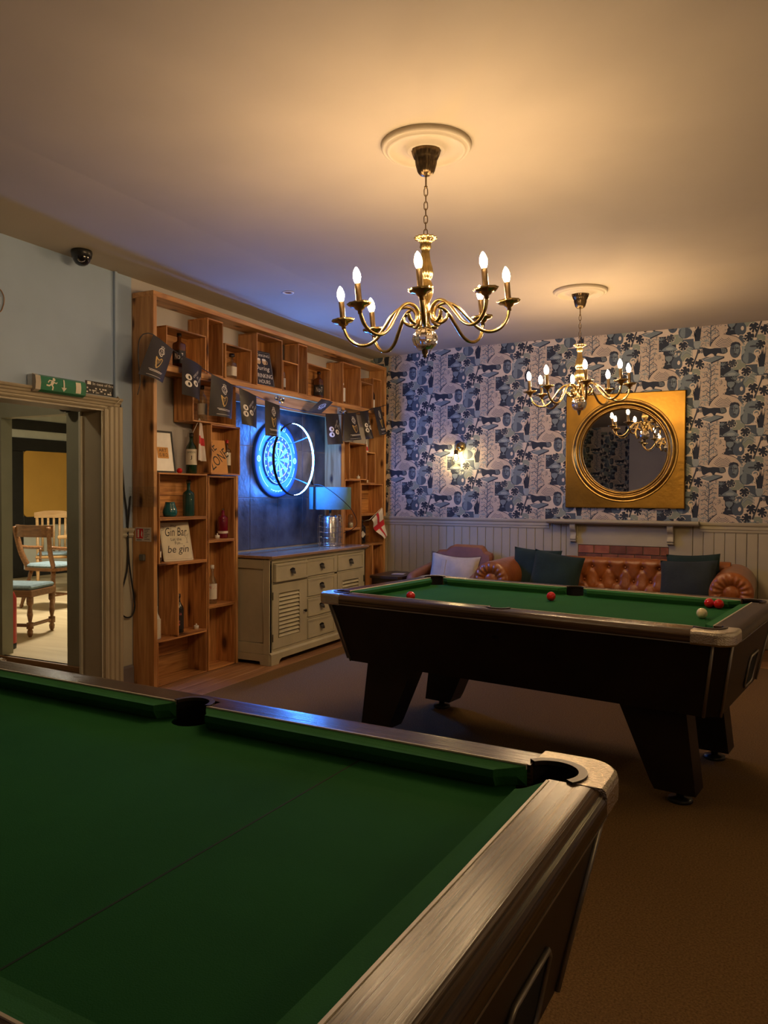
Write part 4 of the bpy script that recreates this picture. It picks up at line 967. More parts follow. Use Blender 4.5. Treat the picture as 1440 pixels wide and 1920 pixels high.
def bottle(label, y, z, H, R, body, cap, lab=None, zl=(.18, .48), shape='round', x=XS-.085, square=False, capt=(.90, 1.0), text=None, capr=.40, tmat=None, band=None):
    t = thing('bottle', label, 'bottle', (x, y, z), 0, 'bottles on the shelves')
    pr = [(.001, .001)]+[(r*R, q*H) for r, q in SHAPES[shape]]+[(.001, SHAPES[shape][-1][1]*H)]
    def sq(a, r, zz):
        if r < .55*R: return r
        k = (abs(math.cos(a))**5+abs(math.sin(a))**5)**(-.2); return r*k*.92
    obj('body', MB().lathe(pr, 28, wave=sq if square else None), body, t)
    obj('cap', MB().lathe([(capr*R, capt[0]*H), (capr*R*1.04, capt[0]*H+.002), (capr*R, capt[1]*H-.002), (.001, capt[1]*H)], 18), cap, t)
    if band: obj('neck_band', MB().lathe([(capr*R*1.02, band[0]*H), (capr*R*1.02, band[1]*H)], 16), band[2], t)
    if lab:
        a0, a1 = math.radians(-128), math.radians(32); rr = R*1.012
        w2 = (lambda a, r, zz: sq(a, r, zz)*1.004) if square else None
        l = obj('label', MB().lathe([(rr, zl[0]*H), (rr, zl[1]*H)], 20, a0=a0, a1=a1, wave=w2), lab, t)
        if text:
            mb = MB()
            for body_, c0, c1, zz0, zz1 in text:
                def fn(px, py):
                    a = math.radians(-50+px*75); r = rr*1.006
                    if square: r = sq(a, rr, 0)*1.008
                    return (r*math.cos(a), r*math.sin(a), (zl[0]+(zl[1]-zl[0])*py)*H)
                put2d(mb, fit_text(body_, c0, c1, zz0, zz1), fn)
            obj('lettering', mb, tmat or M_ink, l)
    return t
bottle('dark whiskey bottle with black square shoulders in the first upper crate', 4.345, ZU+CT, .262, .043, B_amber, B_black, L_black, (.14, .50), 'shoulder', square=True, text=[('No 7', -.6, .6, .3, .8)], tmat=M_print)
bottle('square clear bottle with a black square cap and cream label in an upper crate', 4.955, ZU+CT, .215, .037, G_clear, B_black, L_cream, (.16, .50), 'squat', square=True, capr=.62, capt=(.88, 1.0))
bottle('clear bottle with a grey label right of the drinking hours sign', 5.665, ZU+CT, .235, .030, G_clear, B_black, L_grey, (.15, .48), 'round')
bottle('small white labelled bottle half hidden in the narrow middle upper crate', 5.885, ZU+CT, .20, .026, B_black, B_black, B_white, (.2, .55), 'round')
bottle('square whiskey bottle with a black label alone in the wide upper crate', 6.275, ZU+CT, .262, .044, B_amber, B_black, L_black, (.12, .50), 'shoulder', square=True, text=[('No 7', -.6, .6, .3, .8)], tmat=M_print)
bottle('slim white bottle at the left edge of a tall crate on the upper shelf', 6.735, ZU+CT, .215, .026, G_clear, B_white, B_white, (.12, .75), 'taper')
bottle('dark bottle with a white label at the far right of the upper shelf', 7.36, ZU+CT, .27, .034, B_black, B_black, B_white, (.1, .42), 'round')
bottle('clear bottle half hidden by the third bunting flag', 4.60, 1.879+CT, .28, .036, G_clear, B_black, L_cream, (.2, .5), 'round')
bottle('green whiskey bottle with a cream label and a small flag in it', 4.475, 1.4955, .305, .041, G_dkgreen, B_black, L_cream, (.22, .60), 'round', text=[('JAMESON', -.62, .62, .70, .86), ('J', -.12, .12, .32, .58)], tmat=M_ink)
bottle('clear vodka bottle with a red cap beside the game zone sign', 4.895, 1.4955+CT, .27, .030, G_clear, plain('red_cap', (.4, .02, .02), .4), L_cream, (.25, .62), 'shoulder')
bottle('slim bottle with a tall cream label at the left of the teal vase', 4.105, 1.1705+CT, .225, .027, B_teal, B_black, L_cream, (.12, .86), 'round', text=[('S', -.3, .3, .5, .75)])
bottle('dark green textured bottle right of the teal vase', 4.445, 1.1705+CT, .272, .044, B_teal, thin_glass('bottle_top_glass', (.55, .62, .5)), None, shape='squat', text=None, capt=(.88, 1.0), capr=.36)
bottle('dark red gin bottle with a white band standing above the candle', 4.845, .9875+CT, .235, .040, B_red, G_clear, plain('white_band', (.7, .64, .6), .6), (.16, .24), 'shoulder', capr=.28, capt=(.92, 1.0))
bottle('dark bottle with a white label behind the gin bar sign', 4.115, .8455+CT, .20, .030, B_black, B_black, B_white, (.2, .42), 'round')
bottle('clear bottle with a white label and red letters in a standing crate', 4.715, .4855+CT, .30, .036, G_clear, B_white, plain('white_label', (.72, .68, .58), .6), (.12, .52), 'long', text=[('PLA', -.8, .8, .66, .84)], tmat=M_red)
bottle('black bottle with a red and white label in the lower left crate', 4.335, .3195+CT, .285, .038, B_black, B_black, plain('dark_label', (.02, .015, .015), .6), (.1, .6), 'round', text=[('Tia', -.6, .5, .72, .9), ('8', -.45, .25, .15, .5)], tmat=plain('pink_print', (.55, .14, .14), .5))
bottle('white bottle with a brown picture beside the left post, lower crate', 4.10, .3195, .235, .036, B_white, B_white, L_cream, (.08, .62), 'taper', text=[('O', -.5, .3, .3, .6)], tmat=plain('brown_print', (.12, .05, .02), .6))
bottle('small white and clear bottle in the crate below the right hand bunting flags', 6.80, 1.4965+CT, .20, .027, G_clear, B_white, B_white, (.1, .72), 'round')
bottle('black bottle with a white diamond label beside the larger flag', 7.15, .817+CT, .255, .040, B_black, B_black, None, shape='shoulder')
# white diamond label of that bottle is a folded card
bottle('clear bottle standing in the lower crate by the sideboard end', 7.06, .324+CT, .27, .033, G_clear, B_white, L_cream, (.2, .6), 'round')
obj('label_card', MB().prism([(0, -.038), (.030, 0), (0, .038), (-.030, 0)], 0, .002, 'z'), B_white, bpy.data.objects['bottle.018'], (.028, -.032, .10), (PI/2, 0, math.radians(40)))
# tealights and candles
M_wax = plain('white_wax', (.72, .69, .62), .5)
def tealight(label, y, z, x=XS-.06, h=.028, r=.018, off=True):
    t = thing('tealight', label, 'candle', (x, y, z), 0, 'tealights on the shelves')
    obj('cup', MB().lathe([(.001, 0), (r, 0), (r, h), (r*.9, h), (r*.88, h*.8), (.001, h*.8)], 18), M_wax, t)
    obj('flame_tip', MB().lathe([(.004, h*.8), (.007, h*1.15), (.004, h*1.45), (.001, h*1.6)], 10), M_wax, t)
tealight('white tealight in front of the dark red gin bottle', 4.745, .9875+CT)
tealight('white tealight right of the black bottle in the lower left crate', 4.50, .3195+CT)
tealight('white tealight in the crate below the right hand bunting flags', 7.02, 1.4965+CT)
tealight('white tealight in the small crate by the right post', 7.20, 1.463+CT)
t = thing('candle_jar', 'stacked clear glass jar with white wax beside the lamp', 'candle', (XS-.06, 6.86, .9965+CT), 0)
obj('wax', MB().lathe([(.001, 0), (.026, 0), (.026, .05), (.001, .05)], 20), M_wax, t)
obj('jar', MB().lathe([(.028, 0), (.028, .055), (.020, .065), (.027, .075), (.027, .12), (.018, .135), (.008, .138), (.001, .138)], 20), G_clear, t)
# teal vase
obj('vase', MB().lathe([(.001, 0), (.040, 0), (.050, .014), (.053, .034), (.048, .060), (.038, .085), (.034, .100), (.036, .106), (.032, .104), (.030, .085), (.001, .08)], 32), plain('teal_glaze', (.012, .11, .13), .15, var=.2, scale=20, coat=.6), None, (XS-.075, 4.235, 1.1705+CT), None, 'round teal glazed vase in a left hand crate', 'vase')
obj('small_red_ball', MB().sphere((0, 0, 0), .021, 20), M_ballr, None, (XS-.10, 4.365, 1.4945+.0212), None, 'small red ball beside the green whiskey bottle', 'ball')
# ------------------------------------------------------------------ signs
def board_sign(name, label, cat, y, z, W, H, T, mat, x, lean, yawd, draw, rad=.006):
    """board leaning back; local x right, local z up, front = local -y"""
    t = thing(name, label, cat, (x, y, z)); t.rotation_euler = (math.radians(-lean), 0, math.radians(90+yawd))
    pts = []
    for cx, cz, a in ((W/2-rad, H-rad, 0), (-W/2+rad, H-rad, PI/2), (-W/2+rad, rad, PI), (W/2-rad, rad, 1.5*PI)):
        for k in range(5): pts.append((cx+rad*math.cos(a+k*PI/8), cz+rad*math.sin(a+k*PI/8)))
    obj('board', MB().prism(pts, 0, T, 'y'), mat, t); draw(t); return t
def lay(t, items, mat, nm='lettering', d=.0008):
    mb = MB()
    for vf in items: put2d(mb, vf, lambda a, b: (a, -d, b))
    return obj(nm, mb, mat, t)
def d_gin(t):
    lay(t, [fit_text('The', -.035, .015, .248, .268, shear=.2), fit_text('Gin Bar', -.085, .10, .185, .248, shear=.25), fit_text('Let the', -.045, .045, .150, .172), fit_text('Fun...', -.015, .050, .122, .144), fit_text('be gin', -.085, .095, .045, .115, shear=.25)]
        + [stroke2d(p, .0022) for p in ([(.075, .185), (.105, .185), (.090, .165), (.075, .185)], [(.090, .165), (.090, .135)], [(.080, .134), (.100, .134)], [(.095, .19), (.112, .198)], [(-.11, .262), (-.085, .25)], [(-.105, .243), (-.085, .242)], [(-.115, .228), (-.09, .236)])]
        + [stroke2d([(-.115, .012), (.115, .012)], .0012), stroke2d([(-.118, .27), (-.118, .016)], .0012), stroke2d([(.118, .27), (.118, .016)], .0012)], M_ink)
board_sign('gin_sign', 'white wooden sign reading The Gin Bar in a left hand crate', 'sign', 4.315, .8455+CT+.002, .25, .285, .008, plain('off_white_board', (.70, .64, .50), .6), XS-.06, 14, -14, d_gin)
def d_hours(t):
    mb = [fit_text('WORKING', -.095, .095, .262, .285), fit_text('During', -.09, .08, .130, .180, shear=.2), fit_text('DRINKING', -.10, .10, .075, .112), fit_text('HOURS', -.065, .065, .026, .058)]
    for w1 in mb: lay(t, [w1], M_print)
    for s in (-1, 1):
        lay(t, [poly(ell2d(s*.032-.005, .218, .024, .026, 14)), stroke2d(ell2d(s*.032+s*.026-.005, .215, .012, .015, 10), .005, True)], plain('beer_print', (.6, .42, .24), .6), 'beer_mug')
        lay(t, [poly(ell2d(s*.032-.005, .236, .024, .011, 12))], M_print, 'beer_foam', .0012)
    lay(t, [stroke2d([(-.105, .01), (.105, .01), (.105, .30), (-.105, .30)], .0015, True)], M_print, 'border')
board_sign('drinking_sign', 'black sign reading During Drinking Hours in a tall upper crate', 'sign', 5.365, ZU+CT+.002, .225, .312, .008, plain('black_board', (.016, .016, .022), .5), XS-.05, 12, -10, d_hours)
def d_game(t):
    lay(t, [fit_text('GAME', -.10, .10, .150, .235), fit_text('ZONE', -.10, .10, .045, .130)], M_ink)
g = board_sign('game_sign', 'orange sign with slanted black letters reading Game Zone', 'sign', 4.73, 1.4955+CT+.002, .23, .262, .008, plain('orange_board', (.58, .26, .055), .5), XS-.055, 10, -12, lambda t: None)
mb = MB()
for tx, a, b, c, d in (('GAME', -.13, .06, .03, .105), ('ZONE', -.09, .12, -.075, .005)):
    put2d(mb, fit_text(tx, a, b, c, d), lambda x, z: (x*math.cos(.62)-z*math.sin(.62), -.0008, .131+x*math.sin(.62)+z*math.cos(.62)))
obj('lettering', mb, M_ink, g)
# framed picture leaning on the shelf
t = thing('picture_frame', 'black framed picture with an orange patch, leaning behind the left post', 'picture', (XS-.055, 4.165, 1.4955)); t.rotation_euler = (math.radians(-9), 0, math.radians(90-6))
w_, h_ = .215, .305
fr = MB()
for a, b, c, d in ((-w_/2, w_/2, 0, .014), (-w_/2, w_/2, h_-.014, h_), (-w_/2, -w_/2+.014, .014, h_-.014), (w_/2-.014, w_/2, .014, h_-.014)): fr.box(a, b, 0, .016, c, d, bev=.002)
obj('frame', fr, M_black, t); obj('mount', MB().box(-w_/2+.012, w_/2-.012, .006, .010, .012, h_-.012), B_white, t)
p = obj('print', MB().box(-.045, .055, .0050, .0058, .105, .185), plain('orange_patch', (.62, .30, .06), .6), t)
lay(p, [fit_text('ART', -.03, .04, .152, .175), fit_text('IS 812', -.03, .045, .118, .142)], M_ink, d=-.0044)
# ------------------------------------------------------------------ St George flags
def flag_cloth(label, x, P, stick, seedv, folds=.012):
    """P = TL,TR,BR,BL as (y,z); cross printed in red"""
    t = thing('flag', label, 'flag', (x, 0, 0))
    def S(u, v, d=0):
        TL, TR, BR, BL = P
        y = (TL[0]*(1-u)+TR[0]*u)*(1-v)+(BL[0]*(1-u)+BR[0]*u)*v; z = (TL[1]*(1-u)+TR[1]*u)*(1-v)+(BL[1]*(1-u)+BR[1]*u)*v
        return (folds*math.sin(u*7+seedv)*(.3+v)+d, y, z)
    obj('cloth', MB().grid(lambda u, v: S(u, v), 16, 12), plain('white_cloth', (.74, .70, .66), .8), t)
    mb = MB()
    mb.grid(lambda u, v: S(.40+.2*u, v, .0012), 4, 12); mb.grid(lambda u, v: S(u, .40+.2*v, .0014), 16, 3)
    obj('red_cross', mb, M_red, t)
    if stick: obj('stick', MB().tube([(p[0]-x, p[1], p[2]) for p in stick], .003, 6), B_white, t)
flag_cloth('small white flag with a red cross drooping beside the green whiskey bottle', -3.822, [(4.505, 1.907), (4.53, 1.872), (4.566, 1.592), (4.482, 1.597)], [(-3.87, 4.478, 1.79), (-3.822, 4.507, 1.91)], .5)
flag_cloth('larger white flag with a red cross hanging at the right post', -3.755, [(7.375, 1.203), (7.50, .90), (7.40, .868), (7.10, 1.085)], [(-3.872, 7.15, 1.06), (-3.755, 7.10, 1.085), (-3.755, 7.375, 1.205)], 1.2, .02)
t = thing('party_cone', 'small white cone with a red band on the small right hand crate', 'cone', (XS-.06, 7.185, 1.7945))
obj('cone', MB().lathe([(.030, 0), (.021, .045), (.014, .08), (.001, .145)], 18), plain('white_card', (.70, .66, .60), .7), t)
obj('red_band', MB().lathe([(.0275, .016), (.0192, .058)], 18), M_red, t)
# ------------------------------------------------------------------ sideboard
def sideboard():
    M_sb = plain('sage_cream_furniture_paint', (.46, .42, .29), .48, var=.10, scale=5, bump=.08, bscale=30)
    M_dk = plain('sideboard_gap', (.03, .026, .018), .9); M_iron = plain('dark_iron', (.018, .015, .012), .45, .5)
    M_top = wood('worn_wood_top', (.26, .15, .075), (.40, .25, .14), .22, (1.2, 16, 16), var=0, coat=.4)
    L, D, HB = 1.572, .47, .832
    t = thing('sideboard', 'painted sage sideboard with louvred doors and cup handles below the dartboard', 'sideboard', (-3.5, 4.957, 0), PI/2)
    # carcass: local x along the wall, front at y=0, back at y=D
    b = MB().box(.012, L-.012, .012, D-.006, .087, HB-.002, 1)                                  # dark inner
    b.box(0, L, 0, .016, HB-.032, HB, 0, .002).box(0, L, 0, .016, .085, .12, 0)   # top and bottom rails
    for a, c in ((0, .030), (.510, .534), (.988, 1.034), (1.522, L)): b.box(a, c, 0, .016, .12, HB-.032, 0)
    b.box(.03, 1.522, 0, .016, .636, .650, 0); b.box(.534, .988, 0, .016, .463, .478, 0); b.box(.534, .988, 0, .016, .288, .304, 0)
    b.box(0, .018, 0, D, .085, HB, 0).box(L-.018, L, 0, D, .085, HB, 0).box(0, L, D-.01, D, .085, HB, 0)
    obj('carcass', b, [M_sb, M_dk], t)
    # framed side panel
    s = MB()
    for y0, y1, z0, z1 in ((0, .06, .085, HB), (D-.06, D, .085, HB), (.06, D-.06, HB-.075, HB), (.06, D-.06, .085, .17)): s.box(-.010, 0, y0, y1, z0, z1, bev=.003)
    obj('side_frame', s, M_sb, t)
    obj('side_moulding', MB().tube([(-.004, .062, .172), (-.004, D-.062, .172), (-.004, D-.062, HB-.077), (-.004, .062, HB-.077)], .005, 6, closed=True), M_sb, t)
    # plinth with shaped feet
    pf = [(0, 0), (.10, 0), (.115, .028), (.14, .040), (L-.14, .040), (L-.115, .028), (L-.10, 0), (L, 0), (L, .085), (0, .085)]
    obj('plinth', MB().prism([(x*1.012-.008, z) for x, z in pf], -.018, .004, 'y').prism([(-.008, 0), (.07, 0)] and [(0, 0), (.08, 0), (.09, .03), (.38, .03), (.39, 0), (D, 0), (D, .085), (0, .085)], -.018, .0, 'x'), M_sb, t)
    obj('plinth_moulding', MB().prism([(-.018, .085), (.004, .085), (.004, .098), (-.004, .098)], -.012, L+.008, 'x'), M_sb, t)
    obj('cornice', MB().prism([(.0, HB-.012), (-.012, HB-.006), (-.020, HB+.006), (0.0, HB+.006)], -.012, L+.012, 'x'), M_sb, t)
    obj('worktop', MB().box(-.024, L+.020, -.034, D, HB+.006, .862, bev=.004), M_top, t)
    def cup(par, x, z):
        h = obj('cup_handle', MB().grid(lambda u, v: (x+.030*math.cos(PI*u)*math.sin(PI*.5*min(1, v+.15)), -.008-.026*math.sin(PI*u)*math.sin(PI*.5*v), z+.020-.034*v*math.sin(PI*u)**.7), 12, 6), M_iron, par)
        obj('back_plate', MB().prism([(x-.036, z+.016), (x+.036, z+.016), (x+.030, z+.028), (x, z+.036), (x-.030, z+.028)], -.010, -.006, 'y'), M_iron, h)
    def drawer(x0, x1, z0, z1, open_=0):
        d = obj('drawer', MB().box(x0+.004, x1-.004, -.004-open_, .010, z0+.004, z1-.004, bev=.002), M_sb, t)
        xm0, xm1, zm0, zm1 = x0+.022, x1-.022, z0+.022, z1-.022
        obj('drawer_moulding', MB().prism([(x0+.006, z0+.006), (x1-.006, z0+.006), (xm1, zm0), (xm0, zm0)], -.009-open_, -.003-open_, 'y').prism([(x0+.006, z1-.006), (xm0, zm1), (xm1, zm1), (x1-.006, z1-.006)], -.009-open_, -.003-open_, 'y').prism([(x0+.006, z0+.006), (xm0, zm0), (xm0, zm1), (x0+.006, z1-.006)], -.009-open_, -.003-open_, 'y').prism([(x1-.006, z0+.006), (x1-.006, z1-.006), (xm1, zm1), (xm1, zm0)], -.009-open_, -.003-open_, 'y'), M_sb, d)
        g = (x0+x1)/2
        cup(d, g, (z0+z1)/2-.008); 
        if open_:
            for ch in d.children:
                if ch.name.startswith('cup'): ch.location = (0, -open_, 0)
    drawer(.030, .510, .650, .800, .022); drawer(.534, .988, .650, .800); drawer(1.034, 1.522, .650, .800)
    drawer(.534, .988, .478, .636); drawer(.534, .988, .304, .463); drawer(.534, .988, .12, .288)
    def door(x0, x1):
        z0, z1 = .122, .634; lx0, lx1, lz0, lz1 = x0+.085, x1-.10, z0+.085, z1-.075
        b = MB()
        for a, c, e, f in ((x0+.003, lx0, z0, z1), (lx1, x1-.003, z0, z1), (lx0, lx1, z0, lz0), (lx0, lx1, lz1, z1)): b.box(a, c, -.005, .012, e, f)
        d = obj('louvre_door', b, M_sb, t)
        n = 11
        for k in range(n):
            zz = lz0+(lz1-lz0)*(k+.5)/n
            o = obj('slat', MB().box(lx0, lx1, -.0025, .0025, -.020, .020, bev=.0015), M_sb, d, (0, .004, zz), (math.radians(-38), 0, 0))
        obj('door_frame_bead', MB().tube([(lx0, -.006, lz0), (lx1, -.006, lz0), (lx1, -.006, lz1), (lx0, -.006, lz1)], .004, 6, closed=True), M_sb, d)
        obj('knob', MB().lathe([(.001, .028), (.011, .026), (.013, .018), (.006, .010), (.007, 0)], 14, M=T3(x1-.030 if x0 < .5 else x0+.03, -.004, .375) @ RX(PI/2)), M_iron, d)
        for zz in (z0+.09, z1-.09): obj('hinge', MB().tube([(x0+.002 if x0 < .5 else x1-.002, -.008, zz-.03), (x0+.002 if x0 < .5 else x1-.002, -.008, zz+.03)], .004, 6), M_iron, d)
    door(.022, .510); door(1.034, 1.530)
sideboard()
# ------------------------------------------------------------------ table lamp
t = thing('table_lamp', 'caged glass table lamp with a teal drum shade on the sideboard', 'lamp', (-3.72, 6.235, .8625))
obj('base_disc', MB().lathe([(.001, 0), (.095, 0), (.098, .008), (.092, .014), (.001, .014)], 32), M_chrome, t)
obj('cylinder', MB().lathe([(.080, .014), (.080, .272), (.074, .282), (.03, .286), (.001, .286)], 40), plain('mercury_silver', (.55, .56, .58), .22, 1.0, var=.25, scale=14), t)
cg = []
for k in range(12):
    a = 2*PI*k/12; r = .112; cg.append([(.080*math.cos(a), .080*math.sin(a), .004), (r*math.cos(a), r*math.sin(a), .03), (r*math.cos(a), r*math.sin(a), .262), (.085*math.cos(a), .085*math.sin(a), .288)])
for p in cg: obj('cage_wire', MB().tube(path3(p, 4), .0022, 6), M_chrome, t)
for z in (.03, .08, .13, .18, .23, .262): obj('cage_hoop', MB().tube([(.112*math.cos(2*PI*i/36), .112*math.sin(2*PI*i/36), z) for i in range(36)], .0022, 6, closed=True), M_chrome, t)
obj('neck', MB().lathe([(.012, .286), (.012, .40), (.001, .40)], 14), M_chrome, t)
obj('shade', MB().lathe([(.197, .345), (.197, .552), (.193, .552), (.193, .345), (.197, .345)], 56), plain('teal_shade_fabric', (.10, .22, .235), .8, var=.06, scale=30, bump=.2, bscale=200), t)
obj('shade_seam', MB().lathe([(.1985, .345), (.1985, .552)], 4, a0=math.radians(-112), a1=math.radians(-106)), plain('shade_seam', (.05, .09, .09), .8), t)
obj('shade_ring', MB().tube([(.195*math.cos(2*PI*i/40), .195*math.sin(2*PI*i/40), .54) for i in range(40)], .002, 6, closed=True).tube([(-.195, 0, .54), (.195, 0, .54)], .002, 6).tube([(0, 0, .54), (0, 0, .39)], .004, 6), M_chrome, t)
# ------------------------------------------------------------------ metal backing sheets behind the dartboard
M_zinc = plain('aged_zinc', (.085, .088, .095), .40, .45, var=.55, scale=5, bump=.35, bscale=22)
for i in range(4):
    y0 = 4.934+i*.4085
    for j in range(3):
        z0 = .87+j*.444
        obj('zinc_sheet', MB().box(XW, XW+.008, y0+.002, y0+.4065, z0+.002, z0+.442, bev=.002), M_zinc, wl)
# ------------------------------------------------------------------ dartboard, surround and ring light
BY, BZ = 5.706, 1.654; KS = .96; X0 = XW+.008
def D(r, th, h): return (h, r*math.sin(th), r*math.cos(th))
def ann(mb, r0, r1, t0, t1, h, m=0, n=4):
    vs = [D(r0, t0+(t1-t0)*i/n, h) for i in range(n+1)]+[D(r1, t0+(t1-t0)*i/n, h) for i in range(n+1)]
    mb.add(vs, [(i, n+1+i, n+2+i, i+1) for i in range(n)], m)
def ringsolid(pr, n=72, mat=None):     # pr (r,h)
    mb = MB(); k = n
    vs = [D(r, 2*PI*i/n, h) for r, h in pr for i in range(n)]
    fs = [(j*n+i, j*n+(i+1) % n, (j+1)*n+(i+1) % n, (j+1)*n+i) for j in range(len(pr)-1) for i in range(n)]
    return mb.add(vs, fs, 0, True)
def arc_text(body, r, h0, size, mid, h, flip=False):
    """letters standing along an arc"""
    vs, fs = fit_text(body, -1, 1, 0, 1); ang = size/r; mb = MB()
    for k in range(1): put2d(mb, (vs, fs), lambda x, y: D(r+(1-y if flip else y)*h0, mid+(-x if flip else x)*ang/2, h))
    return mb
M_dsur = plain('blue_foam_surround', (.020, .085, .28), .6, var=.1); 
t = thing('dartboard_surround', 'round dark blue foam surround ring around the dartboard', 'dartboard surround', (X0, BY, BZ)); t.scale = (1, KS, KS)
obj('ring', ringsolid([(.235, .0), (.235, .024), (.242, .028), (.340, .028), (.350, .022), (.352, 0)]), M_dsur, t)
mb = arc_text('WINMAU', .285, .042, .20, math.radians(4), .0288)
for a0, a1 in ((28, 76), (104, 150), (210, 256), (284, 334)):
    ann(mb, .288, .293, math.radians(a0), math.radians(a1), .0288, 0, 16)
for s in (-1, 1):
    cy = s*PI/2; 
    for r in (.026, .020):
        vs, fs = stroke2d([(r*math.cos(2*PI*i/24), r*math.sin(2*PI*i/24)) for i in range(24)], .004, True); mb.add([(.0288, s*.290+x, y) for x, y in vs], fs)
    put2d(mb, fit_text('W', -.012, .012, -.012, .012), lambda x, y: (.0288, s*.290+x, y))
for k in range(14):
    a = math.radians(162+k*2.8); ann(mb, .287, .287+.006+.004*(k % 3), a, a+.028, .0288, 0, 1)
obj('lettering', mb, M_print, t)
t = thing('dartboard', 'round dartboard with cream and black segments lit blue', 'dartboard', (X0, BY, BZ)); t.scale = (1, KS, KS)
M_dk = plain('board_black', (.012, .012, .016), .8); M_cr = plain('board_cream', (.15, .27, .14), .8); M_gr = plain('board_green', (.02, .28, .12), .7); M_rd = plain('board_red', (.62, .06, .08), .7)
obj('board_body', ringsolid([(.001, .0), (.2255, 0), (.2255, .036), (.222, .038), (.001, .038)]), M_dk, t)
mb = MB(); h = .0386
for k in range(20):
    a0 = math.radians(18*k-9); a1 = math.radians(18*k+9); dark = k % 2 == 0
    ann(mb, .016, .099, a0, a1, h, 0 if dark else 1); ann(mb, .107, .162, a0, a1, h, 0 if dark else 1)
    ann(mb, .099, .107, a0, a1, h, 3 if dark else 2); ann(mb, .162, .170, a0, a1, h, 3 if dark else 2)
ann(mb, .0064, .016, 0, 2*PI, h, 2, 24); ann(mb, .0001, .0064, 0, 2*PI, h, 3, 16)
obj('segments', mb, [M_dk, M_cr, M_gr, M_rd], t)
mb = MB()
for k in range(20):
    a = math.radians(18*k-9); mb.tube([D(.016, a, h+.001), D(.172, a, h+.001)], .0006, 4)
for r in (.0064, .016, .099, .107, .162, .170): mb.tube([D(r, 2*PI*i/60, h+.001) for i in range(60)], .0006, 4, closed=True)
obj('wires', mb, M_chrome, t)
mb = MB().tube([D(.221, 2*PI*i/72, h+.001) for i in range(72)], .0016, 6, closed=True)
for k, nme in enumerate((20, 1, 18, 4, 13, 6, 10, 15, 2, 17, 3, 19, 7, 16, 8, 11, 14, 9, 12, 5)):
    a = math.radians(18*k); wd = .010 if nme < 10 else .017; c = .200
    put2d(mb, fit_text(str(nme), -wd/2, wd/2, -.009, .009), lambda x, y: (h+.001, c*math.sin(a)+x*math.cos(a)+y*math.sin(a), c*math.cos(a)-x*math.sin(a)+y*math.cos(a)))
o = obj('number_ring', mb, M_print, t)
mb = MB(); put2d(mb, fit_text('BLADE 5', -.040, .040, -.190, -.176), lambda x, y: (h+.0012, x, y))
obj('lettering', mb, M_print, t)
# ring light on four brackets: glowing strip on the inner face only
t = thing('dartboard_light', 'glowing blue ring light held in front of the dartboard', 'ring light', (X0, BY, BZ)); t.scale = (1, KS, KS)
RR = .328; H1 = .208
obj('ring_band', ringsolid([(RR, H1-.012), (RR+.006, H1-.012), (RR+.006, H1+.012), (RR, H1+.012)]), plain('black_ring', (.010, .011, .014), .4), t)
obj('led_strip', ringsolid([(RR-.0005, H1+.0065), (RR-.0005, H1-.0065)]), emit('blue_white_led', (.05, .25, 1.0), RING_POWER), t)
M_arm = plain('blue_bracket', (.02, .06, .30), .35)
for a in (47, 133, 227, 313):
    a = math.radians(a)
    obj('bracket', MB().tube(path3([D(.236, a, .03), D(.245, a, .08), D(.285, a, .15), D(.312, a, .185), D(RR-.002, a, H1)], 5), .009, 8, flat=.5), M_arm, t)
obj('plug', MB().tube([D(.352, math.radians(122), H1), D(.385, math.radians(126), H1)], .010, 8), M_cable, t)
obj('power_cable', MB().tube(path3([D(.385, math.radians(126), H1)]+[(x-X0, (y-BY)/KS, (z-BZ)/KS) for x, y, z in ((-3.66, 6.02, 1.42), (-3.52, 6.06, 1.32), (-3.475, 6.22, 1.20), (-3.55, 6.45, 1.07), (-3.68, 6.57, 1.00), (-3.785, 6.605, .965))], 6), .0035, 6), M_cable, t)
# small spotlights under the shelf
for lab, y in (('silver spotlight under the shelf beam left of the middle', 5.443), ('silver spotlight under the shelf beam right of the middle', 6.53)):
    t = thing('spotlight', lab, 'light', (XS+.002, y, 2.165), 0, 'spotlights under the shelf')
    obj('mount', MB().lathe([(.001, .0), (.022, 0), (.022, .012), (.001, .012)], 18, M=RY(PI/2)), M_chrome, t)
    obj('head', MB().lathe([(.001, -.02), (.018, -.02), (.026, .03), (.024, .03), (.016, -.01), (.001, -.01)], 20, M=T3(.03, .015, -.012) @ RY(math.radians(115))), M_chrome, t)
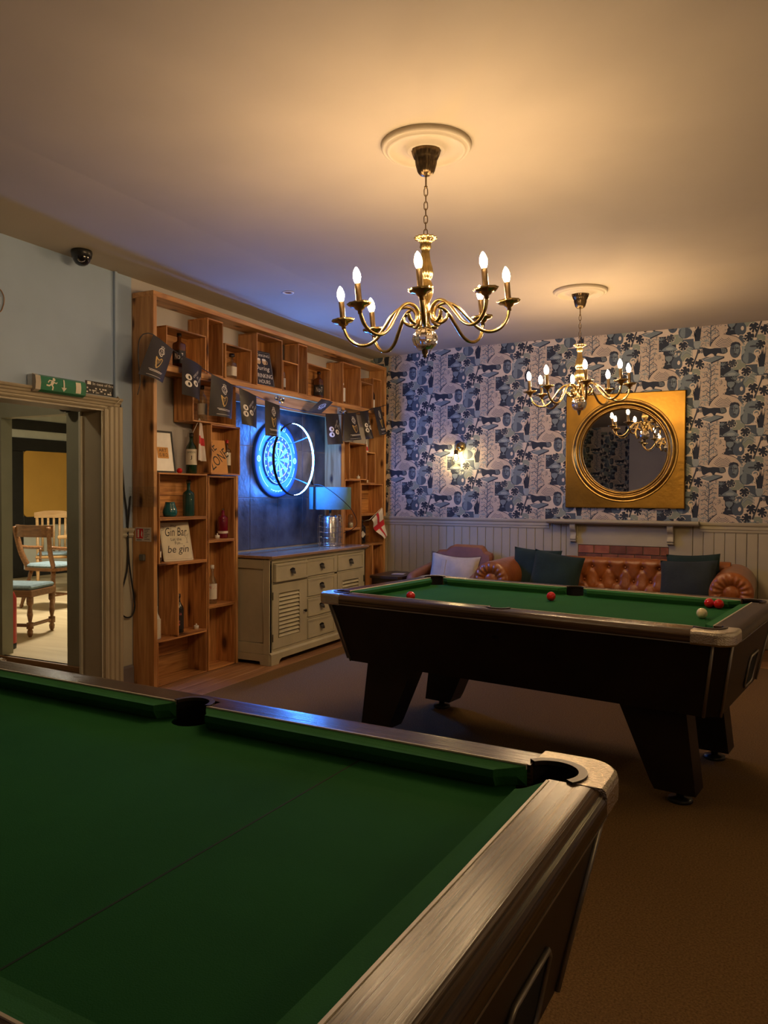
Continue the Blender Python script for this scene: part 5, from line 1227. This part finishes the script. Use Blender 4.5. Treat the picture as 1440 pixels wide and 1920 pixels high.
# ------------------------------------------------------------------ bunting
def bunting():
    t = thing('bunting', 'string of black promotional flags strung across the shelving', 'bunting', (-3.745, 0, 0))
    M_flag = plain('black_flag_card', (.020, .016, .015), .42, var=.1)
    st = [(3.849, 2.403), (3.941, 2.421), (4.135, 2.35), (4.231, 2.324), (4.54, 2.241), (4.81, 2.188), (4.88, 2.178), (5.11, 2.138), (5.219, 2.122), (5.44, 2.097), (5.88, 2.091), (6.11, 2.096), (6.18, 2.10), (6.43, 2.122), (6.50, 2.130), (6.77, 2.165), (6.845, 2.182), (7.04, 2.216), (7.14, 2.25), (7.32, 2.284), (7.505, 2.332)]
    obj('string', MB().tube(path3([(.0, y, z) for y, z in st], 3), .0035, 6), M_cable, t)
    obj('string_tail', MB().tube(path3([(.0, 3.849, 2.403), (-.008, 3.825, 2.36), (-.005, 3.812, 2.29), (-.010, 3.822, 2.20), (-.005, 3.830, 2.09), (-.01, 3.812, 2.0)], 4), .0035, 6), M_cable, t)
    FL = [('a', [(3.941, 2.418), (4.135, 2.348), (4.03, 2.105), (3.803, 2.136)], .03, 0), ('b', [(4.226, 2.323), (4.436, 2.276), (4.37, 1.995), (4.19, 2.046)], .06, .03), ('a', [(4.545, 2.238), (4.803, 2.188), (4.765, 1.923), (4.50, 1.927)], .05, .01), ('b', [(4.875, 2.178), (5.102, 2.138), (5.092, 1.867), (4.90, 1.898)], .04, .01), ('a', [(5.219, 2.121), (5.431, 2.097), (5.448, 1.829), (5.224, 1.830)], .02, 0),
          ('a6', [(5.878, 2.091), (6.107, 2.098), (6.215, 2.207), (6.009, 2.216)], .02, .06), ('b', [(6.18, 2.10), (6.415, 2.119), (6.478, 1.838), (6.190, 1.812)], .05, .02), ('a', [(6.512, 2.132), (6.764, 2.163), (6.86, 1.907), (6.486, 1.865)], .08, .01), ('b', [(6.850, 2.184), (7.035, 2.214), (7.05, 1.935), (6.945, 1.912)], .06, .02), ('a', [(7.146, 2.252), (7.312, 2.281), (7.46, 2.006), (7.289, 1.976)], .02, 0)]
    lion = smooth2d([(-.30, .52), (-.68, .25), (-.72, -.25), (-.45, -.70), (-.02, -.98), (.34, -.78), (.40, -.42), (.72, -.22), (.58, .18), (.36, .48)], 4)
    crown = [(-.34, .58), (-.42, 1.02), (-.16, .80), (0, 1.14), (.16, .80), (.42, 1.02), (.34, .58)]
    for kind, C, bulge, fwd in FL:
        def S(u, v, d=0):
            TL, TR, BR, BL = C
            y = (TL[0]*(1-u)+TR[0]*u)*(1-v)+(BL[0]*(1-u)+BR[0]*u)*v; z = (TL[1]*(1-u)+TR[1]*u)*(1-v)+(BL[1]*(1-u)+BR[1]*u)*v
            return (.004+fwd*v+bulge*math.sin(PI*u)*(.25+.75*v)+d, y, z)
        f = obj('flag', MB().grid(lambda u, v: S(u, v), 12, 10).grid(lambda u, v: S(u, v, -.0012), 12, 10), M_flag, t)
        W = MB(); Gd = MB(); K = MB()
        def put(mb, vf, d=.0012): put2d(mb, vf, lambda u, v: S(u, 1-v, d))
        if kind[0] == 'a':
            cx, cy, sc = (.52, .74, .13); ax = 1.25
            if kind == 'a6': cx, cy, sc = .5, .5, .22
            T = lambda pts, c=(cx, cy), k=sc: [(c[0]+x*k*ax, c[1]+y*k) for x, y in pts]
            put(W, stroke2d(T(lion), .020, True)); put(W, stroke2d(T(crown), .018)); put(W, stroke2d(T([(.02, .22), (.30, .20), (.22, .02), (.52, -.16)]), .022)); put(W, stroke2d(T([(-.35, .30), (-.2, -.1), (-.32, -.42), (.02, -.70)]), .020)); put(W, stroke2d(T([(.05, -.45), (.35, -.40)]), .018))
            if kind == 'a':
                H_ = lambda pts: [(.50+x*.17, .42+y*.145) for x, y in pts]
                put(Gd, stroke2d(H_(smooth2d([(-.80, .95), (-.35, .62), (.1, .60), (.45, .92), (.85, .80)], 4, False)), .026)); put(Gd, stroke2d(H_(smooth2d([(.85, .80), (.62, .1), (.25, -.55), (-.25, -1.0)], 4, False)), .022)); put(Gd, stroke2d(H_([(-.80, .95), (-.60, 0), (-.25, -1.0)]), .038))
                for k in range(6):
                    x = -.55+k*.2; put(Gd, stroke2d(H_([(x, .66), (x*.75-.16, -.75+abs(k)*.17)]), .007))
                for r, (a, b) in enumerate(((.22, .80), (.26, .76))): put(W, stroke2d([(a+(b-a)*g/12, .205-.03*r) for g in range(13)], .011))
                put(W, stroke2d([(.2+.58*g/12, .06) for g in range(13)], .006))
        else:
            for cx, cy in ((.22, .50), (.50, .40), (.20, .32)):
                put(W, poly(ell2d(cx, cy, .115, .082, 18))); put(K, poly(ell2d(cx+.01, cy, .035, .045, 10)), .0022)
            for tx, r0, w_ in (('LOVELY DAY', 0, .42), ('FOR A', 1, .20), ('GUINNESS', 2, .36)):
                ca, sa = math.cos(.75), math.sin(.75); px, py = .42+r0*.13, .56-r0*.035
                vs, fs = fit_text(tx, -.02+(.08 if r0 == 1 else 0), w_, -.035, .035)
                put(W, ([(px+x*ca-y*sa, py+(x*sa+y*ca)*.8) for x, y in vs], fs))
        if W.v: obj('white_print', W, M_print, f)
        if Gd.v: obj('gold_harp', Gd, M_gold, f)
        if K.v: obj('dark_print', K, M_ink, f)
bunting()
# ------------------------------------------------------------------ things on the left post and left wall
PY = 3.9953
t = thing('fire_notice', 'small white and red fire extinguisher notice on the left post', 'sign', (-3.886, PY, 1.064))
obj('plate', MB().box(-.073, .073, -.002, 0, -.049, .049, bev=.001), plain('white_notice', (.62, .56, .50), .5), t)
obj('red_field', MB().box(-.062, .0, -.0028, -.002, -.028, .040), M_red, t)
mb = MB()
put2d(mb, poly([(-.052, -.022), (-.036, -.022), (-.036, .034), (-.052, .034)]), lambda x, z: (x, -.0032, z)); put2d(mb, poly([(-.02, .0), (-.014, .03), (-.006, .012), (-.008, -.006), (-.004, -.022), (-.016, -.012)]), lambda x, z: (x, -.0032, z))
obj('pictogram', mb, M_print, t)
mb = MB()
for k in range(7): put2d(mb, stroke2d([(.010, .036-k*.0115), (.060-.012*(k % 3), .036-k*.0115)], .004), lambda x, z: (x, -.0028, z))
put2d(mb, stroke2d([(-.06, -.037), (-.012, -.037)], .005), lambda x, z: (x, -.0028, z))
obj('small_print', mb, plain('grey_ink', (.10, .09, .07), .6), t)
obj('junction_box', MB().box(-.022, .022, -.024, 0, -.022, .022, bev=.004), plain('dull_steel', (.16, .16, .14), .5, .5), None, (-3.885, PY, .905), None, 'small dull metal box on the left post below the notice', 'box')
M_acr = thin_glass('clear_acrylic', (1.0, 1.0, .99), .03)
t = thing('leaflet_holder', 'clear acrylic leaflet holder fixed to the left post', 'leaflet holder', (-3.885, PY, 1.255))
obj('back_sheet', MB().box(-.115, .120, -.003, 0, 0, .245), M_acr, t); obj('front_sheet', MB().box(-.115, .120, -.033, -.030, 0, .14), M_acr, t)
obj('base_sheet', MB().box(-.115, .120, -.030, -.003, 0, .003), M_acr, t)
for x in (-.115, .117): obj('side_sheet', MB().box(x, x+.003, -.030, -.003, .003, .14), M_acr, t)
# cctv dome
t = thing('cctv_camera', 'black dome camera on the ceiling above the doorway', 'camera', (-3.843, 3.433, 2.8495))
obj('mount', MB().lathe([(.001, 0), (.062, 0), (.064, -.012), (.058, -.045), (.001, -.045)], 32), M_blackplastic, t)
obj('dome', MB().lathe([(.055, -.04), (.050, -.062), (.036, -.082), (.018, -.092), (.001, -.094)], 32), plain('gloss_black', (.008, .008, .009), .08, coat=.5), t)
obj('lens_ring', MB().tube([(.020*math.cos(2*PI*i/20), .020*math.sin(2*PI*i/20), 0) for i in range(20)], .003, 6, closed=True, M=T3(.032, -.030, -.066) @ RZ(math.radians(-43)) @ RY(math.radians(55))), M_chrome, t)
# exit sign
t = thing('exit_sign', 'green emergency exit sign box with running man over the doorway', 'exit sign', (XL, 3.335, 2.008), PI/2)
obj('housing', MB().box(-.185, .185, -.05, 0, -.052, .052, bev=.006), M_white, t)
M_exg = plain('exit_green', (.004, .16, .07), .3, coat=.4)
obj('green_face', MB().prism([(-.053, -.052), (-.078, -.040), (-.084, 0), (-.078, .040), (-.053, .052)], -.152, .188, 'x'), M_exg, t)
obj('end_cap', MB().prism([(-.052, -.053), (-.079, -.041), (-.085, 0), (-.079, .041), (-.052, .053)], -.188, -.152, 'x'), plain('clear_end', (.48, .42, .33), .3), t)
mb = MB()
def fx(x, z): return (x, -.0858+.006*(abs(z)/.04)**2, z)
put2d(mb, poly(ell2d(-.058, .029, .010, .010, 12)), fx)
for p, w_ in (([(-.062, .018), (-.078, -.002)], .020), ([(-.066, .016), (-.045, .006), (-.036, .014)], .007), ([(-.066, .018), (-.092, .020), (-.102, .006)], .007), ([(-.078, -.002), (-.066, -.018), (-.068, -.036)], .009), ([(-.078, -.002), (-.094, -.012), (-.114, -.010)], .009)): put2d(mb, stroke2d(p, w_), fx)
[put2d(mb, poly([(.010, .036-.012*k), (.020, .036-.012*k), (.020, .024-.012*k), (.010, .024-.012*k)]), fx) for k in range(4)]; put2d(mb, poly([(-.005, -.012), (.035, -.012), (.025, -.024), (.005, -.024)]), fx); put2d(mb, poly([(.005, -.024), (.025, -.024), (.015, -.036)]), fx); [put2d(mb, poly([(.105, -.034+.0085*k), (.145, -.034+.0085*k), (.145, -.0255+.0085*k), (.105, -.0255+.0085*k)]), fx) for k in range(8)]
obj('running_man_print', mb, plain('pale_exit_print', (.66, .62, .50), .5), t)
t = thing('notice_strip', 'black strip notice in white letters right of the exit sign', 'sign', (XL, 3.708, 2.040), PI/2)
obj('strip', MB().box(-.121, .121, -.003, 0, -.042, .042, bev=.001), M_black, t)
mb = MB(); put2d(mb, fit_text('In case of fire', -.060, .115, .018, .036), lambda x, z: (x, -.0036, z))
put2d(mb, stroke2d([(-.105, .028), (-.075, .028)], .02), lambda x, z: (x, -.0036, z))
rr = random.Random(5)
for k in range(30):
    x = rr.uniform(-.115, .11); z = rr.choice((-.030, -.018, -.004)); put2d(mb, stroke2d([(x, z), (min(.118, x+rr.uniform(.006, .02)), z)], .009), lambda a, b: (a, -.0036, b))
obj('lettering', mb, M_print, t)
# cables and trunking
obj('cable_trunking', MB().box(0, .022, -.012, .012, 1.995, 2.843, bev=.003), M_blue, None, (XL, 3.837, 0), None, 'thin blue painted cable trunking running up beside the exit sign', 'trunking')
obj('hanging_cable', MB().tube(path3([(0, 3.838, 2.0), (0, 3.872, 1.96), (.0, 3.880, 1.80), (.0, 3.887, 1.585), (.0, 3.905, 1.366), (.0, 3.936, 1.164), (.0, 3.936, .851), (.0, 3.880, .672), (.0, 3.858, .565), (.0, 3.905, .499), (.01, 3.955, .492), (.02, 3.978, .542), (.02, 3.975, .618), (.004, 3.950, .842), (0, 3.940, 1.0), (-.002, 3.938, 1.072), (0, 3.952, 1.219), (0, 3.966, 1.33)], 5), .0055, 7), M_cable, None, (XL+.016, 0, 0), None, 'black cable hanging in a long loop beside the left post', 'cable')
obj('frame_cable', MB().tube(path3([(XL+.03, 3.835, 2.0), (XL+.058, 3.825, 1.975), (XL+.05, 3.78, 1.935), (XL-.02, 3.732, 1.90), (XL-.10, 3.730, 1.89), (XL-.165, 3.728, 1.888)], 5), .004, 6), M_frame, None, None, None, 'thin painted cable crossing the corner of the door frame', 'cable')
obj('wall_wire', MB().tube(path3([(XL+.002, 2.94, 2.53), (XL+.006, 2.976, 2.515), (XL+.008, 2.993, 2.486), (XL+.008, 2.996, 2.456), (XL+.008, 2.989, 2.424), (XL+.006, 2.975, 2.393), (XL+.002, 2.94, 2.37)], 5), .003, 6), M_oldwood, None, None, None, 'short curl of brown wire on the blue wall at the left edge', 'wire')
t = thing('door_sensor', 'small black dome sensor under the door frame head', 'sensor', (-4.70, 4.04, 1.99))
obj('dome', MB().lathe([(.001, 0), (.05, 0), (.05, -.012), (.036, -.036), (.015, -.045), (.001, -.046)], 24), M_blackplastic, t)
obj('collar', MB().lathe([(.052, 0), (.056, 0), (.056, -.008), (.052, -.008)], 24), M_blackplastic, t)
# ------------------------------------------------------------------ furniture in the room beyond
M_oak = wood('brown_chair_wood', (.14, .055, .018), (.28, .13, .05), .35, (3, 30, 30), var=.12, vec='Object'); M_beech = wood('light_oak', (.40, .22, .08), (.55, .34, .15), .35, (3, 20, 20), var=.1)
M_seat = plain('blue_grey_seat_pad', (.22, .30, .34), .9, var=.2, scale=40, bump=.3, bscale=160)
def turned(h, r=.02):
    return [(r*.55, 0), (r*.7, h*.04), (r*1.05, h*.06), (r*.8, h*.12), (r*1.15, h*.30), (r*.75, h*.34), (r*1.1, h*.36), (r*.75, h*.39), (r*1.2, h*.62), (r*.9, h*.82), (r*1.1, h*.88), (r, h), (.001, h)]
def leg_to(par, a, b, r=.02):
    a, b = Vector(a), Vector(b); d = b-a; M = T3(*a) @ d.to_track_quat('Z', 'Y').to_matrix().to_4x4(); obj('leg', MB().lathe(turned(d.length, r), 12, M=M), M_oak, par)
def captain(label, loc, rz):
    t = thing('wooden_chair', label, 'chair', loc, rz)
    seat = smooth2d([(-.22, -.20), (.22, -.20), (.24, .0), (.20, .21), (-.20, .21), (-.24, .0)], 4)
    obj('seat', MB().prism(seat, .43, .465, 'z'), M_oak, t); obj('seat_pad', loft(MB(), [[(x*.93, y*.93, .465) for x, y in seat], [(x*.95, y*.95, .485) for x, y in seat], [(x*.85, y*.85, .505) for x, y in seat]]), M_seat, t)
    for sx in (-1, 1):
        for sy in (-1, 1): leg_to(t, (sx*.24, sy*.235, 0), (sx*.165, sy*.15, .43), .021)
        # curved back posts and arms
        obj('back_post', MB().tube(path3([(sx*.19, .17, .46), (sx*.215, .24, .62), (sx*.235, .275, .78), (sx*.25, .30, .93)], 4), [.022]*13, 8, flat=1.5), M_oak, t)
        obj('arm', MB().tube(path3([(sx*.225, .26, .70), (sx*.27, .10, .68), (sx*.275, -.10, .665)], 4), .02, 8), M_oak, t)
        obj('arm_post', MB().lathe(turned(.20, .014), 10, M=T3(sx*.255, -.06, .46)), M_oak, t)
    top = [(.33*math.sin(a), .10+.23*math.cos(a)) for a in [(-.92+1.84*i/14) for i in range(15)]]
    rings = [[(x*k, y, z) for x, y in top] for k, z in ((1, .80), (1.02, .87), (1.0, .945))]
    vs = []; mb = MB()
    o_ = [(x*1.06, y*1.0+.028) for x, y in top]
    pl = top+o_[::-1]
    obj('back_rail', MB().prism(pl, .815, .945, 'z'), M_oak, t)
    obj('stretcher', MB().tube([(-.20, 0, .16), (.20, 0, .16)], .012, 8).tube([(-.205, -.2, .16), (-.205, .2, .16)], .012, 8).tube([(.205, -.2, .16), (.205, .2, .16)], .012, 8), M_oak, t)
def slat_chair(label, loc, rz):
    t = thing('wooden_chair', label, 'chair', loc, rz)
    obj('seat', MB().box(-.22, .22, -.21, .21, .43, .465, bev=.01), M_beech, t); obj('seat_pad', MB().box(-.20, .20, -.20, .18, .465, .50, bev=.015), M_seat, t)
    for sx in (-1, 1):
        obj('back_post', MB().tube([(sx*.20, .19, 0), (sx*.20, .20, .46), (sx*.215, .26, 1.03)], .02, 8), M_beech, t); obj('leg', MB().lathe(turned(.43, .02), 12, M=T3(sx*.19, -.18, 0)), M_beech, t)
    for k in range(5):
        x = -.14+.07*k; obj('back_slat', MB().tube([(x, .205, .47), (x*1.05, .255, .98)], .016, 8, flat=1.0), M_beech, t)
    obj('top_rail', MB().prism([(-.245, .96), (.245, .96), (.25, 1.03), (.12, 1.055), (0, 1.06), (-.12, 1.055), (-.25, 1.03)], .235, .268, 'y'), M_beech, t)
aim = math.atan2(.8, -.6)
captain('dark captain style chair with blue seat pad seen through the doorway', (-7.33, 6.12, RZF), math.radians(184))
slat_chair('lighter slat back chair at the far side of the pub table through the doorway', (-8.68, 7.26, RZF), math.radians(49))
t = thing('pub_table', 'light oak pub table partly hidden by the door frame', 'table', (-7.80, 7.42, RZF), math.radians(30))
obj('tabletop', MB().box(-.55, .55, -.38, .38, .72, .76, bev=.008), M_beech, t)
for x in (-.40, .40):
    l = obj('trestle_leg', MB().lathe(turned(.66, .045), 14, M=T3(x, 0, .06)), M_oak, t); obj('foot', MB().box(x-.04, x+.04, -.30, .30, 0, .07, bev=.01), M_oak, l)
t = thing('wooden_stool', 'turned leg seat with grey pad at the lower left of the doorway', 'stool', (-6.28, 4.80, RZF), math.radians(20))
obj('seat_frame', MB().box(-.24, .30, -.20, .22, .36, .425, bev=.008), M_oak, t); obj('seat_pad', MB().box(-.23, .29, -.19, .21, .425, .465, bev=.015), M_seat, t)
for sx in (-.21, .27):
    for sy in (-.17, .19):
        obj('leg', MB().lathe([(.012, 0), (.022, .02), (.026, .05), (.016, .075), (.03, .076), (.03, .13), (.014, .135), (.026, .20), (.018, .28), (.030, .30), (.030, .37), (.001, .37)], 14, M=T3(sx, sy, 0)), M_oak, t)
obj('stretcher', MB().box(-.21, .27, -.18, -.16, .09, .12, bev=.004).box(.26, .28, -.17, .19, .09, .12, bev=.004), M_oak, t)
t = thing('fire_extinguisher', 'red fire extinguisher behind the left post of the doorway', 'fire extinguisher', (-5.705, 4.30, RZF))
obj('cylinder', MB().lathe([(.001, .03), (.07, .03), (.075, .05), (.075, .42), (.055, .47), (.02, .49), (.02, .52), (.001, .52)], 24), plain('red_enamel', (.45, .015, .012), .3), t)
obj('base', MB().lathe([(.072, .0), (.074, .05), (.06, .05), (.06, 0)], 24), M_blackplastic, t)
obj('label', MB().lathe([(.0758, .15), (.0758, .36)], 8, a0=-2.2, a1=-.4), B_white, t)
# unseen ceiling light added to brighten the room beyond
t = thing('ceiling_fill_light', 'added unseen round ceiling light in the room beyond the doorway', 'light', (-6.9, 6.2, 2.75))
obj('rim', MB().lathe([(.30, 0), (.31, -.03), (.285, -.035), (.285, 0)], 40), M_white, t)
obj('diffuser', MB().lathe([(.001, -.030), (.285, -.030)], 40), emit('cool_diffuser', (1.0, .90, .70), 110.0), t)
t = thing('small_downlight', 'tiny bright downlight seen at the top of the doorway', 'light', (-7.6, 5.95, 2.75))
obj('bezel', MB().lathe([(.04, 0), (.05, 0), (.05, -.005), (.04, -.005)], 20), M_chrome, t); obj('lens', MB().lathe([(.001, -.003), (.04, -.003)], 16), emit('downlight_lens', (1, .95, .85), 40), t)
t = thing('lobby_fill_light', 'added unseen small ceiling light inside the lobby behind the doorway', 'light', (-5.0, 3.1, 2.7))  # fill light added out of view to brighten the lobby walls
obj('rim', MB().lathe([(.11, 0), (.12, -.02), (.10, -.025), (.10, 0)], 28), M_white, t); obj('diffuser', MB().lathe([(.001, -.02), (.10, -.02)], 24), emit('lobby_fill_diffuser', (1.0, .84, .58), 60.0), t)
